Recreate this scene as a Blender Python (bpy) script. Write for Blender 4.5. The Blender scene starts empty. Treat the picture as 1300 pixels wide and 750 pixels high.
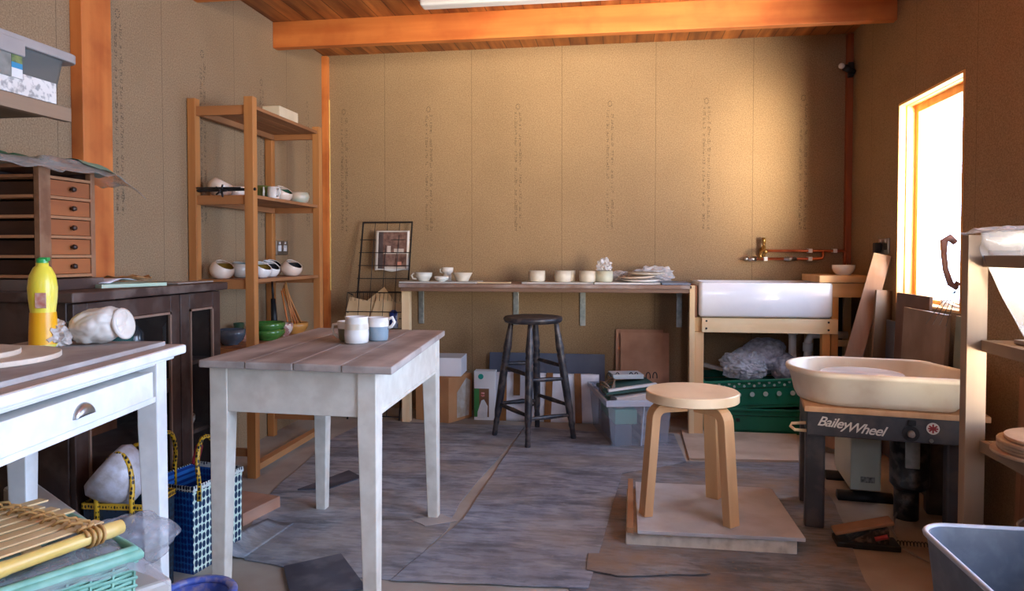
import bpy, bmesh, math, random
from mathutils import Vector, Matrix, noise
random.seed(7)
S = bpy.context.scene
COL = S.collection
R = math.radians

# ------------------------------------------------------------------ camera
cd = bpy.data.cameras.new('camera'); cam = bpy.data.objects.new('camera', cd); COL.objects.link(cam)
cam.location = (0, 0, 1.05); cam.rotation_euler = (R(90-1.6), 0, R(8.5))
cd.sensor_width = 36; cd.lens = 905/1300*36; cd.shift_y = -0.0213; cd.clip_start = .02
S.camera = cam
# ------------------------------------------------------------------ world: bright hazy sky over pale sunlit ground
W = bpy.data.worlds.new('world'); S.world = W; W.use_nodes = True
nt = W.node_tree; nt.nodes.clear()
wo = nt.nodes.new('ShaderNodeOutputWorld'); bg = nt.nodes.new('ShaderNodeBackground')
tc = nt.nodes.new('ShaderNodeTexCoord'); dot = nt.nodes.new('ShaderNodeVectorMath'); dot.operation = 'DOT_PRODUCT'
LOBE = Vector((.40, -.86, -.30)).normalized()
dot.inputs[1].default_value = LOBE
mx = nt.nodes.new('ShaderNodeMath'); mx.operation = 'MAXIMUM'; mx.inputs[1].default_value = 0
pw = nt.nodes.new('ShaderNodeMath'); pw.operation = 'POWER'; pw.inputs[1].default_value = 24
mix = nt.nodes.new('ShaderNodeVectorMath'); mix.operation = 'MULTIPLY_ADD'
SKY = (7.4, 9.7, 14.2); SUNLIT = (170, 138, 92)
mix.inputs[1].default_value = SUNLIT; mix.inputs[2].default_value = SKY
L = nt.links.new
L(tc.outputs['Generated'], dot.inputs[0]); L(dot.outputs['Value'], mx.inputs[0]); L(mx.outputs[0], pw.inputs[0])
L(pw.outputs[0], mix.inputs[0]); L(mix.outputs[0], bg.inputs['Color']); L(bg.outputs[0], wo.inputs[0])
bg.inputs['Strength'].default_value = 1.0
W.cycles.sampling_method = 'MANUAL'; W.cycles.sample_map_resolution = 1024

def portal(loc, sx, sy, rot):
    l = bpy.data.lights.new('window_portal', 'AREA'); l.shape = 'RECTANGLE'; l.size = sx; l.size_y = sy
    l.cycles.is_portal = True
    o = bpy.data.objects.new('window_portal', l); COL.objects.link(o); o.location = loc; o.rotation_euler = rot
portal((1.60, 3.55, 1.30), 1.0, .70, (0, R(90), 0))
portal((1.60, 1.15, 1.25), 1.6, 1.9, (0, R(90), 0))
portal((.55, -1.74, 1.65), .62, .62, (R(90), 0, 0))  # portal for the added fill opening in the front wall
S.view_settings.view_transform = 'Standard'; S.view_settings.look = 'None'
S.view_settings.gamma = 1; S.view_settings.use_curve_mapping = False
S.view_settings.exposure = 0.42

# ------------------------------------------------------------------ materials
def lin(c):
    return tuple(((v/255)/12.92 if v/255 <= .04045 else ((v/255+.055)/1.055)**2.4) for v in c) + (1,)
MC = {}
def mat(name, c1, c2=None, rough=.6, scale=12, stretch=(1,1,1), detail=6, lo=.35, hi=.65, bump=0, metal=0, alpha=1,
        trans=0, spec=.5, c3=None, scale3=3, amt3=.5, coat=0):
    if name in MC: return MC[name]
    m = bpy.data.materials.new(name); m.use_nodes = True; n = m.node_tree.nodes; l = m.node_tree.links
    b = n['Principled BSDF']; b.inputs['Roughness'].default_value = rough; b.inputs['Metallic'].default_value = metal
    b.inputs['Alpha'].default_value = alpha; b.inputs['Specular IOR Level'].default_value = spec
    b.inputs['Transmission Weight'].default_value = trans; b.inputs['Coat Weight'].default_value = coat
    if c2 is None:
        c2 = tuple(v*.9 for v in c1)
    t = n.new('ShaderNodeTexCoord'); mp = n.new('ShaderNodeMapping'); mp.inputs['Scale'].default_value = stretch
    l.new(t.outputs['Object'], mp.inputs[0])
    nz = n.new('ShaderNodeTexNoise'); nz.inputs['Scale'].default_value = scale; nz.inputs['Detail'].default_value = detail
    l.new(mp.outputs[0], nz.inputs['Vector'])
    r = n.new('ShaderNodeValToRGB'); r.color_ramp.elements[0].position = lo; r.color_ramp.elements[1].position = hi
    r.color_ramp.elements[0].color = lin(c1); r.color_ramp.elements[1].color = lin(c2)
    l.new(nz.outputs['Fac'], r.inputs[0]); out = r.outputs[0]
    if c3:
        z3 = n.new('ShaderNodeTexNoise'); z3.inputs['Scale'].default_value = scale3; z3.inputs['Detail'].default_value = 8
        l.new(t.outputs['Object'], z3.inputs['Vector'])
        r3 = n.new('ShaderNodeValToRGB'); r3.color_ramp.elements[0].position = .48; r3.color_ramp.elements[1].position = .62
        r3.color_ramp.elements[0].color = (0,0,0,1); r3.color_ramp.elements[1].color = (amt3,)*3+(1,)
        l.new(z3.outputs['Fac'], r3.inputs[0])
        mm = n.new('ShaderNodeMix'); mm.data_type = 'RGBA'; l.new(r3.outputs[0], mm.inputs[0])
        l.new(out, mm.inputs[6]); mm.inputs[7].default_value = lin(c3); out = mm.outputs[2]
    l.new(out, b.inputs['Base Color'])
    if bump:
        bp = n.new('ShaderNodeBump'); bp.inputs['Strength'].default_value = bump; bp.inputs['Distance'].default_value = .004
        l.new(nz.outputs['Fac'], bp.inputs['Height']); l.new(bp.outputs[0], b.inputs['Normal'])
    MC[name] = m; return m
def wood(name, c1, c2, axis='x', rough=.6, scale=14, c3=None, amt3=.5, bump=.15, scale3=3):
    st = {'x': (.08,1,1), 'y': (1,.08,1), 'z': (1,1,.08)}[axis]
    return mat(name+'_'+axis, c1, c2, rough, scale, st, 8, .3, .7, bump, c3=c3, amt3=amt3, scale3=scale3)
def thin_clear(name, tint, opacity, rough=.3, tex=0):
    # thin sheet: mostly see-through, partly diffuse / glossy
    if name in MC: return MC[name]
    m = bpy.data.materials.new(name); m.use_nodes = True; n = m.node_tree.nodes; l = m.node_tree.links; n.clear()
    o = n.new('ShaderNodeOutputMaterial'); ms = n.new('ShaderNodeMixShader'); tr = n.new('ShaderNodeBsdfTransparent')
    b = n.new('ShaderNodeBsdfPrincipled'); b.inputs['Base Color'].default_value = lin(tint); b.inputs['Roughness'].default_value = rough
    b.inputs['Specular IOR Level'].default_value = .8
    l.new(tr.outputs[0], ms.inputs[1]); l.new(b.outputs[0], ms.inputs[2]); l.new(ms.outputs[0], o.inputs[0])
    if tex:
        t = n.new('ShaderNodeTexCoord'); z = n.new('ShaderNodeTexNoise'); z.inputs['Scale'].default_value = tex
        z.inputs['Detail'].default_value = 6; l.new(t.outputs['Object'], z.inputs['Vector'])
        mr = n.new('ShaderNodeMapRange'); mr.inputs[1].default_value = .3; mr.inputs[2].default_value = .75
        mr.inputs[3].default_value = opacity*.6; mr.inputs[4].default_value = min(1, opacity*1.5)
        l.new(z.outputs['Fac'], mr.inputs[0]); l.new(mr.outputs[0], ms.inputs[0])
        bp = n.new('ShaderNodeBump'); bp.inputs['Strength'].default_value = .6; bp.inputs['Distance'].default_value = .01
        l.new(z.outputs['Fac'], bp.inputs['Height']); l.new(bp.outputs[0], b.inputs['Normal'])
    else: ms.inputs[0].default_value = opacity
    MC[name] = m; return m
def chipboard(name, axis, off):
    m = bpy.data.materials.new(name); m.use_nodes = True; n = m.node_tree.nodes; l = m.node_tree.links
    b = n['Principled BSDF']; b.inputs['Roughness'].default_value = .75; b.inputs['Specular IOR Level'].default_value = .25
    t = n.new('ShaderNodeTexCoord')
    z1 = n.new('ShaderNodeTexNoise'); z1.inputs['Scale'].default_value = 170; z1.inputs['Detail'].default_value = 8; z1.inputs['Roughness'].default_value = .75
    z2 = n.new('ShaderNodeTexNoise'); z2.inputs['Scale'].default_value = 3; z2.inputs['Detail'].default_value = 4
    for z in (z1, z2): l.new(t.outputs['Object'], z.inputs['Vector'])
    r = n.new('ShaderNodeValToRGB'); e = r.color_ramp.elements
    e[0].position = .33; e[0].color = lin((120,96,70)); e[1].position = .68; e[1].color = lin((177,150,118))
    e.new(.5).color = lin((153,127,95))
    l.new(z1.outputs['Fac'], r.inputs[0])
    mm = n.new('ShaderNodeMix'); mm.data_type = 'RGBA'; mm.blend_type = 'MULTIPLY'; mm.inputs[0].default_value = .35
    r2 = n.new('ShaderNodeValToRGB'); r2.color_ramp.elements[0].color = (.75,.72,.7,1); r2.color_ramp.elements[1].color = (1,1,1,1)
    r2.color_ramp.elements[0].position = .3; r2.color_ramp.elements[1].position = .6
    l.new(z2.outputs['Fac'], r2.inputs[0]); l.new(r.outputs[0], mm.inputs[6]); l.new(r2.outputs[0], mm.inputs[7])
    sp = n.new('ShaderNodeSeparateXYZ'); l.new(t.outputs['Object'], sp.inputs[0])
    a = n.new('ShaderNodeMath'); a.operation = 'SUBTRACT'; a.inputs[1].default_value = off - 6
    l.new(sp.outputs[axis], a.inputs[0])
    md = n.new('ShaderNodeMath'); md.operation = 'MODULO'; md.inputs[1].default_value = .6; l.new(a.outputs[0], md.inputs[0])
    lt = n.new('ShaderNodeMath'); lt.operation = 'LESS_THAN'; lt.inputs[1].default_value = .003; l.new(md.outputs[0], lt.inputs[0])
    sc = n.new('ShaderNodeMath'); sc.operation = 'MULTIPLY'; sc.inputs[1].default_value = .55; l.new(lt.outputs[0], sc.inputs[0])
    m2 = n.new('ShaderNodeMix'); m2.data_type = 'RGBA'; l.new(sc.outputs[0], m2.inputs[0]); l.new(mm.outputs[2], m2.inputs[6])
    m2.inputs[7].default_value = lin((60,45,30)); l.new(m2.outputs[2], b.inputs['Base Color'])
    return m
def planks(name):
    m = bpy.data.materials.new(name); m.use_nodes = True; n = m.node_tree.nodes; l = m.node_tree.links
    b = n['Principled BSDF']; b.inputs['Roughness'].default_value = .55
    t = n.new('ShaderNodeTexCoord'); mp = n.new('ShaderNodeMapping'); mp.inputs['Scale'].default_value = (1,.1,1)
    l.new(t.outputs['Object'], mp.inputs[0])
    z = n.new('ShaderNodeTexNoise'); z.inputs['Scale'].default_value = 22; z.inputs['Detail'].default_value = 8
    l.new(mp.outputs[0], z.inputs['Vector'])
    r = n.new('ShaderNodeValToRGB'); e = r.color_ramp.elements
    e[0].position = .3; e[0].color = lin((128,66,28)); e[1].position = .72; e[1].color = lin((204,128,62))
    l.new(z.outputs['Fac'], r.inputs[0])
    sp = n.new('ShaderNodeSeparateXYZ'); l.new(t.outputs['Object'], sp.inputs[0])
    dv = n.new('ShaderNodeMath'); dv.operation = 'DIVIDE'; dv.inputs[1].default_value = .105; l.new(sp.outputs[0], dv.inputs[0])
    fl = n.new('ShaderNodeMath'); fl.operation = 'FLOOR'; l.new(dv.outputs[0], fl.inputs[0])
    fr = n.new('ShaderNodeMath'); fr.operation = 'FRACT'; l.new(dv.outputs[0], fr.inputs[0])
    wn = n.new('ShaderNodeTexWhiteNoise'); wn.noise_dimensions = '1D'; l.new(fl.outputs[0], wn.inputs['W'])
    mr = n.new('ShaderNodeMapRange'); mr.inputs[3].default_value = .68; mr.inputs[4].default_value = 1.1; l.new(wn.outputs[0], mr.inputs[0])
    lt = n.new('ShaderNodeMath'); lt.operation = 'GREATER_THAN'; lt.inputs[1].default_value = .06; l.new(fr.outputs[0], lt.inputs[0])
    ml = n.new('ShaderNodeMath'); ml.operation = 'MULTIPLY'; l.new(mr.outputs[0], ml.inputs[0])
    ad = n.new('ShaderNodeMapRange'); ad.inputs[3].default_value = .4; ad.inputs[4].default_value = 1; l.new(lt.outputs[0], ad.inputs[0])
    l.new(ad.outputs[0], ml.inputs[1])
    vm = n.new('ShaderNodeVectorMath'); vm.operation = 'SCALE'; l.new(r.outputs[0], vm.inputs[0]); l.new(ml.outputs[0], vm.inputs['Scale'])
    l.new(vm.outputs[0], b.inputs['Base Color'])
    return m
def weave(name, c1, c2, s=60, rough=.4, flat=(1,1)):
    m = bpy.data.materials.new(name); m.use_nodes = True; n = m.node_tree.nodes; l = m.node_tree.links
    b = n['Principled BSDF']; b.inputs['Roughness'].default_value = rough
    t = n.new('ShaderNodeTexCoord'); c = n.new('ShaderNodeTexVoronoi'); c.inputs['Scale'].default_value = s
    c.inputs['Randomness'].default_value = .15
    mp = n.new('ShaderNodeMapping'); mp.inputs['Scale'].default_value = (flat[0],flat[1],.62); l.new(t.outputs['Object'], mp.inputs[0]); l.new(mp.outputs[0], c.inputs['Vector'])
    r = n.new('ShaderNodeValToRGB'); r.color_ramp.interpolation = 'CONSTANT'
    r.color_ramp.elements[0].color = lin(c1); r.color_ramp.elements[1].color = lin(c2); r.color_ramp.elements[1].position = .44
    l.new(c.outputs['Distance'], r.inputs[0]); l.new(r.outputs[0], b.inputs['Base Color'])
    return m

# ------------------------------------------------------------------ mesh builder
class M:
    def __init__(s): s.b = bmesh.new()
    def _add(s, vs, fs, T=None):
        vv = [s.b.verts.new(T @ Vector(v) if T else Vector(v)) for v in vs]
        for f in fs:
            try: s.b.faces.new([vv[i] for i in f])
            except ValueError: pass
        return s
    def box(s, x0, x1, y0, y1, z0, z1, T=None):
        v = [(x,y,z) for z in (z0,z1) for y in (y0,y1) for x in (x0,x1)]
        return s._add(v, [(0,2,3,1),(4,5,7,6),(0,1,5,4),(1,3,7,5),(3,2,6,7),(2,0,4,6)], T)
    def taper(s, c0, h0, c1, h1):   # box between two horizontal rectangles: centre, half size
        v = [(c[0]+sx*h[0], c[1]+sy*h[1], c[2]) for c,h in ((c0,h0),(c1,h1)) for sy in (-1,1) for sx in (-1,1)]
        return s._add(v, [(0,2,3,1),(4,5,7,6),(0,1,5,4),(1,3,7,5),(3,2,6,7),(2,0,4,6)])
    def prism(s, pts, z0, z1, T=None):
        n = len(pts); v = [(p[0],p[1],z0) for p in pts] + [(p[0],p[1],z1) for p in pts]
        f = [tuple(range(n-1,-1,-1)), tuple(range(n,2*n))] + [(i,(i+1)%n,n+(i+1)%n,n+i) for i in range(n)]
        return s._add(v, f, T)
    def beam(s, p0, p1, w, h, up=(0,0,1)):   # rectangular bar between two points
        p0, p1 = Vector(p0), Vector(p1); d = p1-p0; ln = d.length; d.normalize()
        u = Vector(up); x = d.cross(u)
        if x.length < 1e-4: x = d.cross(Vector((1,0,0)))
        x.normalize(); u = x.cross(d)
        T = Matrix((x, d, u)).transposed().to_4x4(); T.translation = p0
        return s.box(-w/2, w/2, 0, ln, -h/2, h/2, T)
    def lathe(s, prof, seg=28, T=None, loc=(0,0,0)):
        vs = []; fs = []; n = len(prof)
        for i in range(seg):
            a = 2*math.pi*i/seg; c, q = math.cos(a), math.sin(a)
            vs += [(loc[0]+r*c, loc[1]+r*q, loc[2]+z) for r,z in prof]
        for i in range(seg):
            j = (i+1) % seg
            for k in range(n-1):
                fs.append((i*n+k, j*n+k, j*n+k+1, i*n+k+1))
        s._add(vs, fs, T)
        bmesh.ops.remove_doubles(s.b, verts=s.b.verts, dist=1e-5)
        return s
    def cyl(s, p0, p1, r0, r1=None, seg=16):
        r1 = r0 if r1 is None else r1; p0, p1 = Vector(p0), Vector(p1); d = p1-p0; ln = d.length
        T = d.to_track_quat('Z','Y').to_matrix().to_4x4(); T.translation = p0
        return s.lathe([(0,0),(r0,0),(r1,ln),(0,ln)], seg, T)
    def turned(s, p0, p1, prof, seg=14):     # profile (radius, t along) between points
        p0, p1 = Vector(p0), Vector(p1); d = p1-p0; ln = d.length
        T = d.to_track_quat('Z','Y').to_matrix().to_4x4(); T.translation = p0
        return s.lathe([(0,0)]+[(r, t*ln) for r,t in prof]+[(0,ln)], seg, T)
    def tube(s, pts, r, seg=8, closed=False):
        P = [Vector(p) for p in pts]; n = len(P); rings = []; prev = None
        for i in range(n):
            if closed: d = P[(i+1)%n]-P[i-1]
            else: d = P[min(i+1,n-1)]-P[max(i-1,0)]
            d.normalize()
            if prev is None:
                prev = d.orthogonal().normalized()
            prev = (prev - d*prev.dot(d)).normalized(); w = d.cross(prev)
            rr = r[i] if isinstance(r,(list,tuple)) else r
            rings.append([s.b.verts.new(P[i]+prev*rr*math.cos(2*math.pi*k/seg)+w*rr*math.sin(2*math.pi*k/seg)) for k in range(seg)])
        m = n if closed else n-1
        for i in range(m):
            A, B = rings[i], rings[(i+1)%n]
            for k in range(seg): s.b.faces.new((A[k],A[(k+1)%seg],B[(k+1)%seg],B[k]))
        if not closed:
            s.b.faces.new(rings[0][::-1]); s.b.faces.new(rings[-1])
        return s
    def grid(s, fn, nu, nv):
        vs = [[s.b.verts.new(fn(i/nu, j/nv)) for j in range(nv+1)] for i in range(nu+1)]
        for i in range(nu):
            for j in range(nv): s.b.faces.new((vs[i][j],vs[i+1][j],vs[i+1][j+1],vs[i][j+1]))
        return s
    def blob(s, loc, rad, amp=.2, freq=5, sub=4, flat=None, seed=0, T=None):
        k = bmesh.new(); bmesh.ops.create_icosphere(k, subdivisions=sub, radius=1)
        vs = []; 
        for v in k.verts:
            p = v.co.copy(); d = noise.noise(p*freq*.5+Vector((seed,0,seed*2)))*amp + abs(noise.noise(p*freq+Vector((0,seed,3))))*amp*.7
            p *= 1+d
            q = Vector((p.x*rad[0], p.y*rad[1], p.z*rad[2]))
            if T: q = T.to_3x3() @ q
            q += Vector(loc)
            if flat is not None and q.z < flat: q.z = flat + (q.z-flat)*.02
            vs.append(q)
        fs = [tuple(v.index for v in f.verts) for f in k.faces]; k.free()
        return s._add(vs, fs)
    def build(s, name, m, parent=None, smooth=False, bevel=0, solid=0, sub=0, loc=(0,0,0), rot=(0,0,0), recalc=True):
        if recalc: bmesh.ops.recalc_face_normals(s.b, faces=s.b.faces)
        me = bpy.data.meshes.new(name); s.b.to_mesh(me); s.b.free()
        o = bpy.data.objects.new(name, me); COL.objects.link(o); o.location = loc; o.rotation_euler = rot
        for q in (m if isinstance(m,(list,tuple)) else [m]): me.materials.append(q)
        if parent: o.parent = parent
        if smooth: me.polygons.foreach_set('use_smooth', [True]*len(me.polygons))
        if solid:
            d = o.modifiers.new('thickness','SOLIDIFY'); d.thickness = solid; d.offset = 0
        if bevel:
            d = o.modifiers.new('bevel','BEVEL'); d.width = bevel; d.segments = 2; d.limit_method = 'ANGLE'
        if sub:
            d = o.modifiers.new('smooth','SUBSURF'); d.levels = sub; d.render_levels = sub
        return o
def tag(o, label, cat, group=None, kind=None):
    o['label'] = label; o['category'] = cat
    if group: o['group'] = group
    if kind: o['kind'] = kind
    return o
def thing(name, label, cat, loc=(0,0,0), rz=0, group=None, rot=None):
    o = bpy.data.objects.new(name, None); COL.objects.link(o); o.location = loc
    o.rotation_euler = rot if rot else (0,0,R(rz)); o.empty_display_size = .05
    return tag(o, label, cat, group)
def struct(name, o): o.name = name; o['kind'] = 'structure'; return o
def text_mesh(name, body, size, m, parent, M4, shear=0, extrude=.0006, offset=0, space=1):
    c = bpy.data.curves.new('lettering', 'FONT'); c.body = body; c.size = size; c.shear = shear; c.extrude = extrude
    c.offset = offset; c.align_x = 'CENTER'; c.align_y = 'CENTER'; c.space_character = space
    t = bpy.data.objects.new('lettering', c); COL.objects.link(t)
    bpy.context.view_layer.update()
    me = bpy.data.meshes.new_from_object(t.evaluated_get(bpy.context.evaluated_depsgraph_get()))
    bpy.data.objects.remove(t); bpy.data.curves.remove(c)
    me.transform(M4); me.materials.clear(); me.materials.append(m)
    o = bpy.data.objects.new(name, me); COL.objects.link(o); o.parent = parent; return o

# palette
m_joist = wood('orange_pine', (184,96,38), (214,130,62), 'x', c3=(150,62,16), amt3=.35, scale3=4)
m_post = wood('orange_post', (190,100,42), (218,132,64), 'z', c3=(150,60,16), amt3=.4, scale3=5)
m_postdark = wood('red_post', (130,62,26), (170,90,42), 'z')
m_pine_x = wood('pine', (232,205,158), (244,226,190), 'x', c3=(205,160,105), amt3=.35)
m_pine_z = wood('pine', (226,196,148), (242,222,184), 'z', c3=(205,160,105), amt3=.35)
m_pine_y = wood('pine', (226,190,140), (240,216,174), 'y', c3=(205,160,105), amt3=.35)
m_linen_x = wood('lining', (226,160,84), (244,196,124), 'y')
m_linen_z = wood('lining', (226,160,84), (244,196,124), 'z')
m_rack_z = wood('rack_pine', (164,102,52), (194,132,72), 'z')
m_rack_y = wood('rack_pine', (146,94,56), (176,122,78), 'y', c3=(120,74,40), amt3=.4)
m_dark = wood('dark_stain', (46,27,20), (70,44,34), 'z', c3=(104,92,84), amt3=.25, rough=.5, scale3=14)
m_dark_y = wood('dark_stain', (52,32,25), (82,56,45), 'y', c3=(130,112,100), amt3=.45, rough=.6, scale3=9)
m_oak_y = wood('drawer_oak', (134,72,34), (172,100,50), 'y')
m_chest_z = wood('chest', (116,74,46), (152,104,70), 'z', c3=(170,130,95), amt3=.4, scale3=12)
m_benchtop = wood('bench_board', (112,86,72), (146,116,100), 'x', c3=(170,160,158), amt3=.6, scale3=5)
m_top_y = wood('worn_top', (142,130,122), (192,182,174), 'y', c3=(112,98,90), amt3=.45, scale3=5)
m_white = mat('white_paint', (228,230,228), (240,240,236), .5, 20, c3=(200,190,176), amt3=.22, scale3=9)
m_cream = mat('cream_paint', (212,206,192), (224,219,206), .5, 20, c3=(186,172,154), amt3=.25, scale3=14)
m_galv = mat('galvanised', (150,160,158), (185,192,190), .4, 30, metal=.7)
m_black = mat('black_iron', (28,27,28), (44,42,42), .5, 20, metal=.3)
m_ceram = mat('porcelain', (232,234,238), (242,243,246), .18, 6, coat=.4)
m_stone = mat('stoneware', (196,186,168), (214,206,190), .5, 18)
m_glaze = mat('white_glaze', (226,222,214), (238,235,228), .2, 8, coat=.3)
m_potpink = mat('pink_cream_glaze', (222,196,172), (236,216,196), .25, 6, coat=.3)
m_steel = mat('steel', (170,170,172), (200,200,200), .3, 20, metal=1)
m_copper = mat('copper', (190,104,72), (214,132,96), .3, 20, metal=.9)
m_brass = mat('brass', (170,130,70), (196,160,96), .35, 20, metal=.9)
m_card = mat('cardboard', (176,126,84), (190,142,98), .8, 6)
m_plastic_w = mat('white_plastic', (222,224,226), (230,232,234), .35, 6)
m_ply_edge = mat('plywood', (196,150,108), (216,174,132), .6, 14, (1,1,.1))
glass = bpy.data.materials.new('window_glass'); glass.use_nodes = True
_n = glass.node_tree.nodes; _l = glass.node_tree.links; _n.clear()
_o = _n.new('ShaderNodeOutputMaterial'); _ms = _n.new('ShaderNodeMixShader'); _t = _n.new('ShaderNodeBsdfTransparent'); _g = _n.new('ShaderNodeBsdfGlossy')
_g.inputs['Roughness'].default_value = .03; _ms.inputs[0].default_value = .05
_l.new(_t.outputs[0], _ms.inputs[1]); _l.new(_g.outputs[0], _ms.inputs[2]); _l.new(_ms.outputs[0], _o.inputs[0])

# ------------------------------------------------------------------ room shell
XL, XR, YB, YF, ZC = -2.0, 1.41, 4.67, -1.6, 2.4
m_floor = mat('dusty_floor', (152,144,134), (180,172,160), .8, 3, c3=(132,108,88), amt3=.5, scale3=1.3, bump=.1)
struct('floor', M().box(XL-.25, XR+.25, YF-.2, YB+.2, -.12, 0).build('floor', m_floor))
struct('ceiling', M().box(XL-.25, XR+.25, YF-.2, YB+.2, ZC, ZC+.1).build('ceiling', planks('ceiling_boards')))
wb = struct('wall_back', M().box(XL-.2, XR+.2, YB, YB+.15, 0, ZC).build('wall_back', chipboard('chipboard_back', 0, -.97)))
wl = struct('wall_left', M().box(XL-.2, XL, YF, YB, 0, ZC).build('wall_left', chipboard('chipboard_left', 1, 2.91)))
wr = M()
OP = [(.2, 2.1, .45, 2.05), (3.2, 3.9, .80, 1.81)]
wr.box(XR, XR+.2, YF, .2, 0, ZC).box(XR, XR+.2, 2.1, 3.2, 0, ZC).box(XR, XR+.2, 3.9, YB, 0, ZC)
for y0, y1, z0, z1 in OP: wr.box(XR, XR+.2, y0, y1, 0, z0).box(XR, XR+.2, y0, y1, z1, ZC)
struct('wall_right', wr.build('wall_right', chipboard('chipboard_right', 1, 3.1)))
struct('wall_front', M().box(XL, .25, YF-.15, YF, 0, ZC).box(.85, XR, YF-.15, YF, 0, ZC).box(.25, .85, YF-.15, YF, 0, 1.35).box(.25, .85, YF-.15, YF, 1.95, ZC).build('wall_front', chipboard('chipboard_front', 0, -.97)))
# faint vertical factory print in the middle of each panel (too faint to read: short irregular strokes)
m_ink = mat('faded_ink', (70,56,42), (104,86,62), .8, 200)
def print_strokes(name, parent, pos, zt, zb, axis):
    b = M(); rnd = random.Random(int(pos*1000)+5)
    def q(u0, u1, z0, z1, sk):
        vs = []
        for u, z in ((u0,z0),(u1,z0+sk),(u1,z1+sk),(u0,z1)):
            vs.append((pos+u, YB-.0006, z) if axis == 'x' else (XL+.0006, pos+u, z))
        b._add(vs, [(0,1,2,3)])
    for col in (-.019, .011):
        z = zt - .03
        while z > zb:
            h = rnd.uniform(.006,.014); w = rnd.uniform(.008,.016)
            if rnd.random() < .72:
                q(col, col+w, z, z+.0022, rnd.uniform(-.006,.006))
                if rnd.random() < .6: q(col, col+.0025, z, z+h, 0)
                if rnd.random() < .5: q(col+w-.003, col+w, z-.004, z+h*.7, .002)
            z -= h+.003
    for k in range(9):
        a0 = 2*math.pi*k/9; q(-.002+.012*math.cos(a0), .004+.012*math.cos(a0), zt+.012+.017*math.sin(a0), zt+.017+.017*math.sin(a0), .004)
    b.build(name, m_ink, parent, recalc=False)
for x in (-1.86,-1.265,-.66,-.06,.545,1.13): print_strokes('faded_print', wb, x, 2.0, 1.2, 'x')
for y in (2.63,3.22,3.80,4.40): print_strokes('faded_print', wl, y, 2.0, 1.2, 'y')
# joists, posts and corner battens
for i, y in enumerate((3.97, 3.16, 2.3, 1.5, .7, -.1, -.9)):
    struct('trim_%d' % (i+1), M().box(XL, XR, y-.028, y+.028, 2.25, ZC).build('trim', m_joist, bevel=.003))
struct('trim_8', M().box(XL, XL+.05, 2.375, 2.53, 0, ZC).build('trim', m_post, bevel=.003))
struct('trim_9', M().box(XL, XL+.04, YB-.04, YB, 0, ZC-.01).build('trim', m_post, bevel=.002))
struct('trim_10', M().box(XR-.035, XR, YB-.04, YB, 0, ZC-.01).build('trim', m_postdark, bevel=.002))
struct('trim_11', M().grid(lambda u,v: Vector((XL+.042+.006*noise.noise(Vector((v*60,u*3,0))), YB-.002-u*.012, .8+v*1.3)), 2, 60).build('trim', mat('expanding_foam',(226,190,104),(236,206,130),.8,40), solid=.003))
# windows
def window(idx, y0, y1, z0, z1, vis):
    x0, x1 = XR-.005, XR+.2; b = M()
    b.box(x0, x1, y1-.012, y1+.0, z0, z1).box(x0, x1, y0, y0+.012, z0, z1); f = struct('window_%d' % idx, b.build('window', m_linen_z, bevel=.002))
    M().box(x0, x1, y0+.012, y1-.012, z1-.012, z1).build('window_head', m_linen_x, f, bevel=.002)
    M().box(x0, x1, y0+.012, y1-.012, z0, z0+.012).build('window_sill', m_linen_x, f, bevel=.002)
    c = M(); xa, xb = XR+.03, XR+.055
    c.box(xa, xb, y1-.02, y1, z0, z1).box(xa, xb, y0, y0+.02, z0, z1).box(xa, xb, y0, y1, z1-.015, z1).build('window_stop', m_linen_z, f, bevel=.002)
    c = M(); xa, xb = XR+.075, XR+.13
    c.box(xa, xb, y1-.045, y1, z0, z1).box(xa, xb, y0, y0+.045, z0, z1).box(xa, xb, y0+.045, y1-.045, z1-.05, z1).box(xa, xb, y0+.045, y1-.045, z0, z0+.03)
    if idx == 2: c.box(xa, xb, (y0+y1)/2-.03, (y0+y1)/2+.03, z0, z1)
    c.build('window_frame', m_linen_z, f, bevel=.003)
    M().box(XR+.098, XR+.102, y0+.03, y1-.03, z0+.02, z1-.03).build('window_pane', glass, f)
window(1, 3.2, 3.9, .80, 1.81, True)
window(2, .2, 2.1, .45, 2.05, False)
f = struct('window_3', M().box(.25,.85,YF-.15,YF+.01,1.35,1.365).box(.25,.85,YF-.15,YF+.01,1.935,1.95).box(.25,.265,YF-.15,YF+.01,1.365,1.935).box(.835,.85,YF-.15,YF+.01,1.365,1.935).build('window', m_linen_z))  # unseen opening added behind the camera to bring in fill light
M().box(.265,.295,YF-.11,YF-.06,1.365,1.935).box(.805,.835,YF-.11,YF-.06,1.365,1.935).box(.295,.805,YF-.11,YF-.06,1.365,1.395).box(.295,.805,YF-.11,YF-.06,1.905,1.935).build('window_frame', m_linen_z, f, bevel=.003)
M().box(.285,.815,YF-.087,YF-.083,1.385,1.915).build('window_pane', glass, f)

# ceiling batten light
t = thing('strip_light', 'long white strip light hung between the ceiling joists', 'light', (-.35, 3.6, 2.4))
M().box(-.68,.68,-.03,.03,-.045,0).build('housing', m_plastic_w, t, bevel=.004)
M().box(-.66,.66,-.04,.04,-.085,-.045).build('diffuser', mat('opal_diffuser',(225,226,224),(232,232,230),.3,4), t, bevel=.012)

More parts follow.
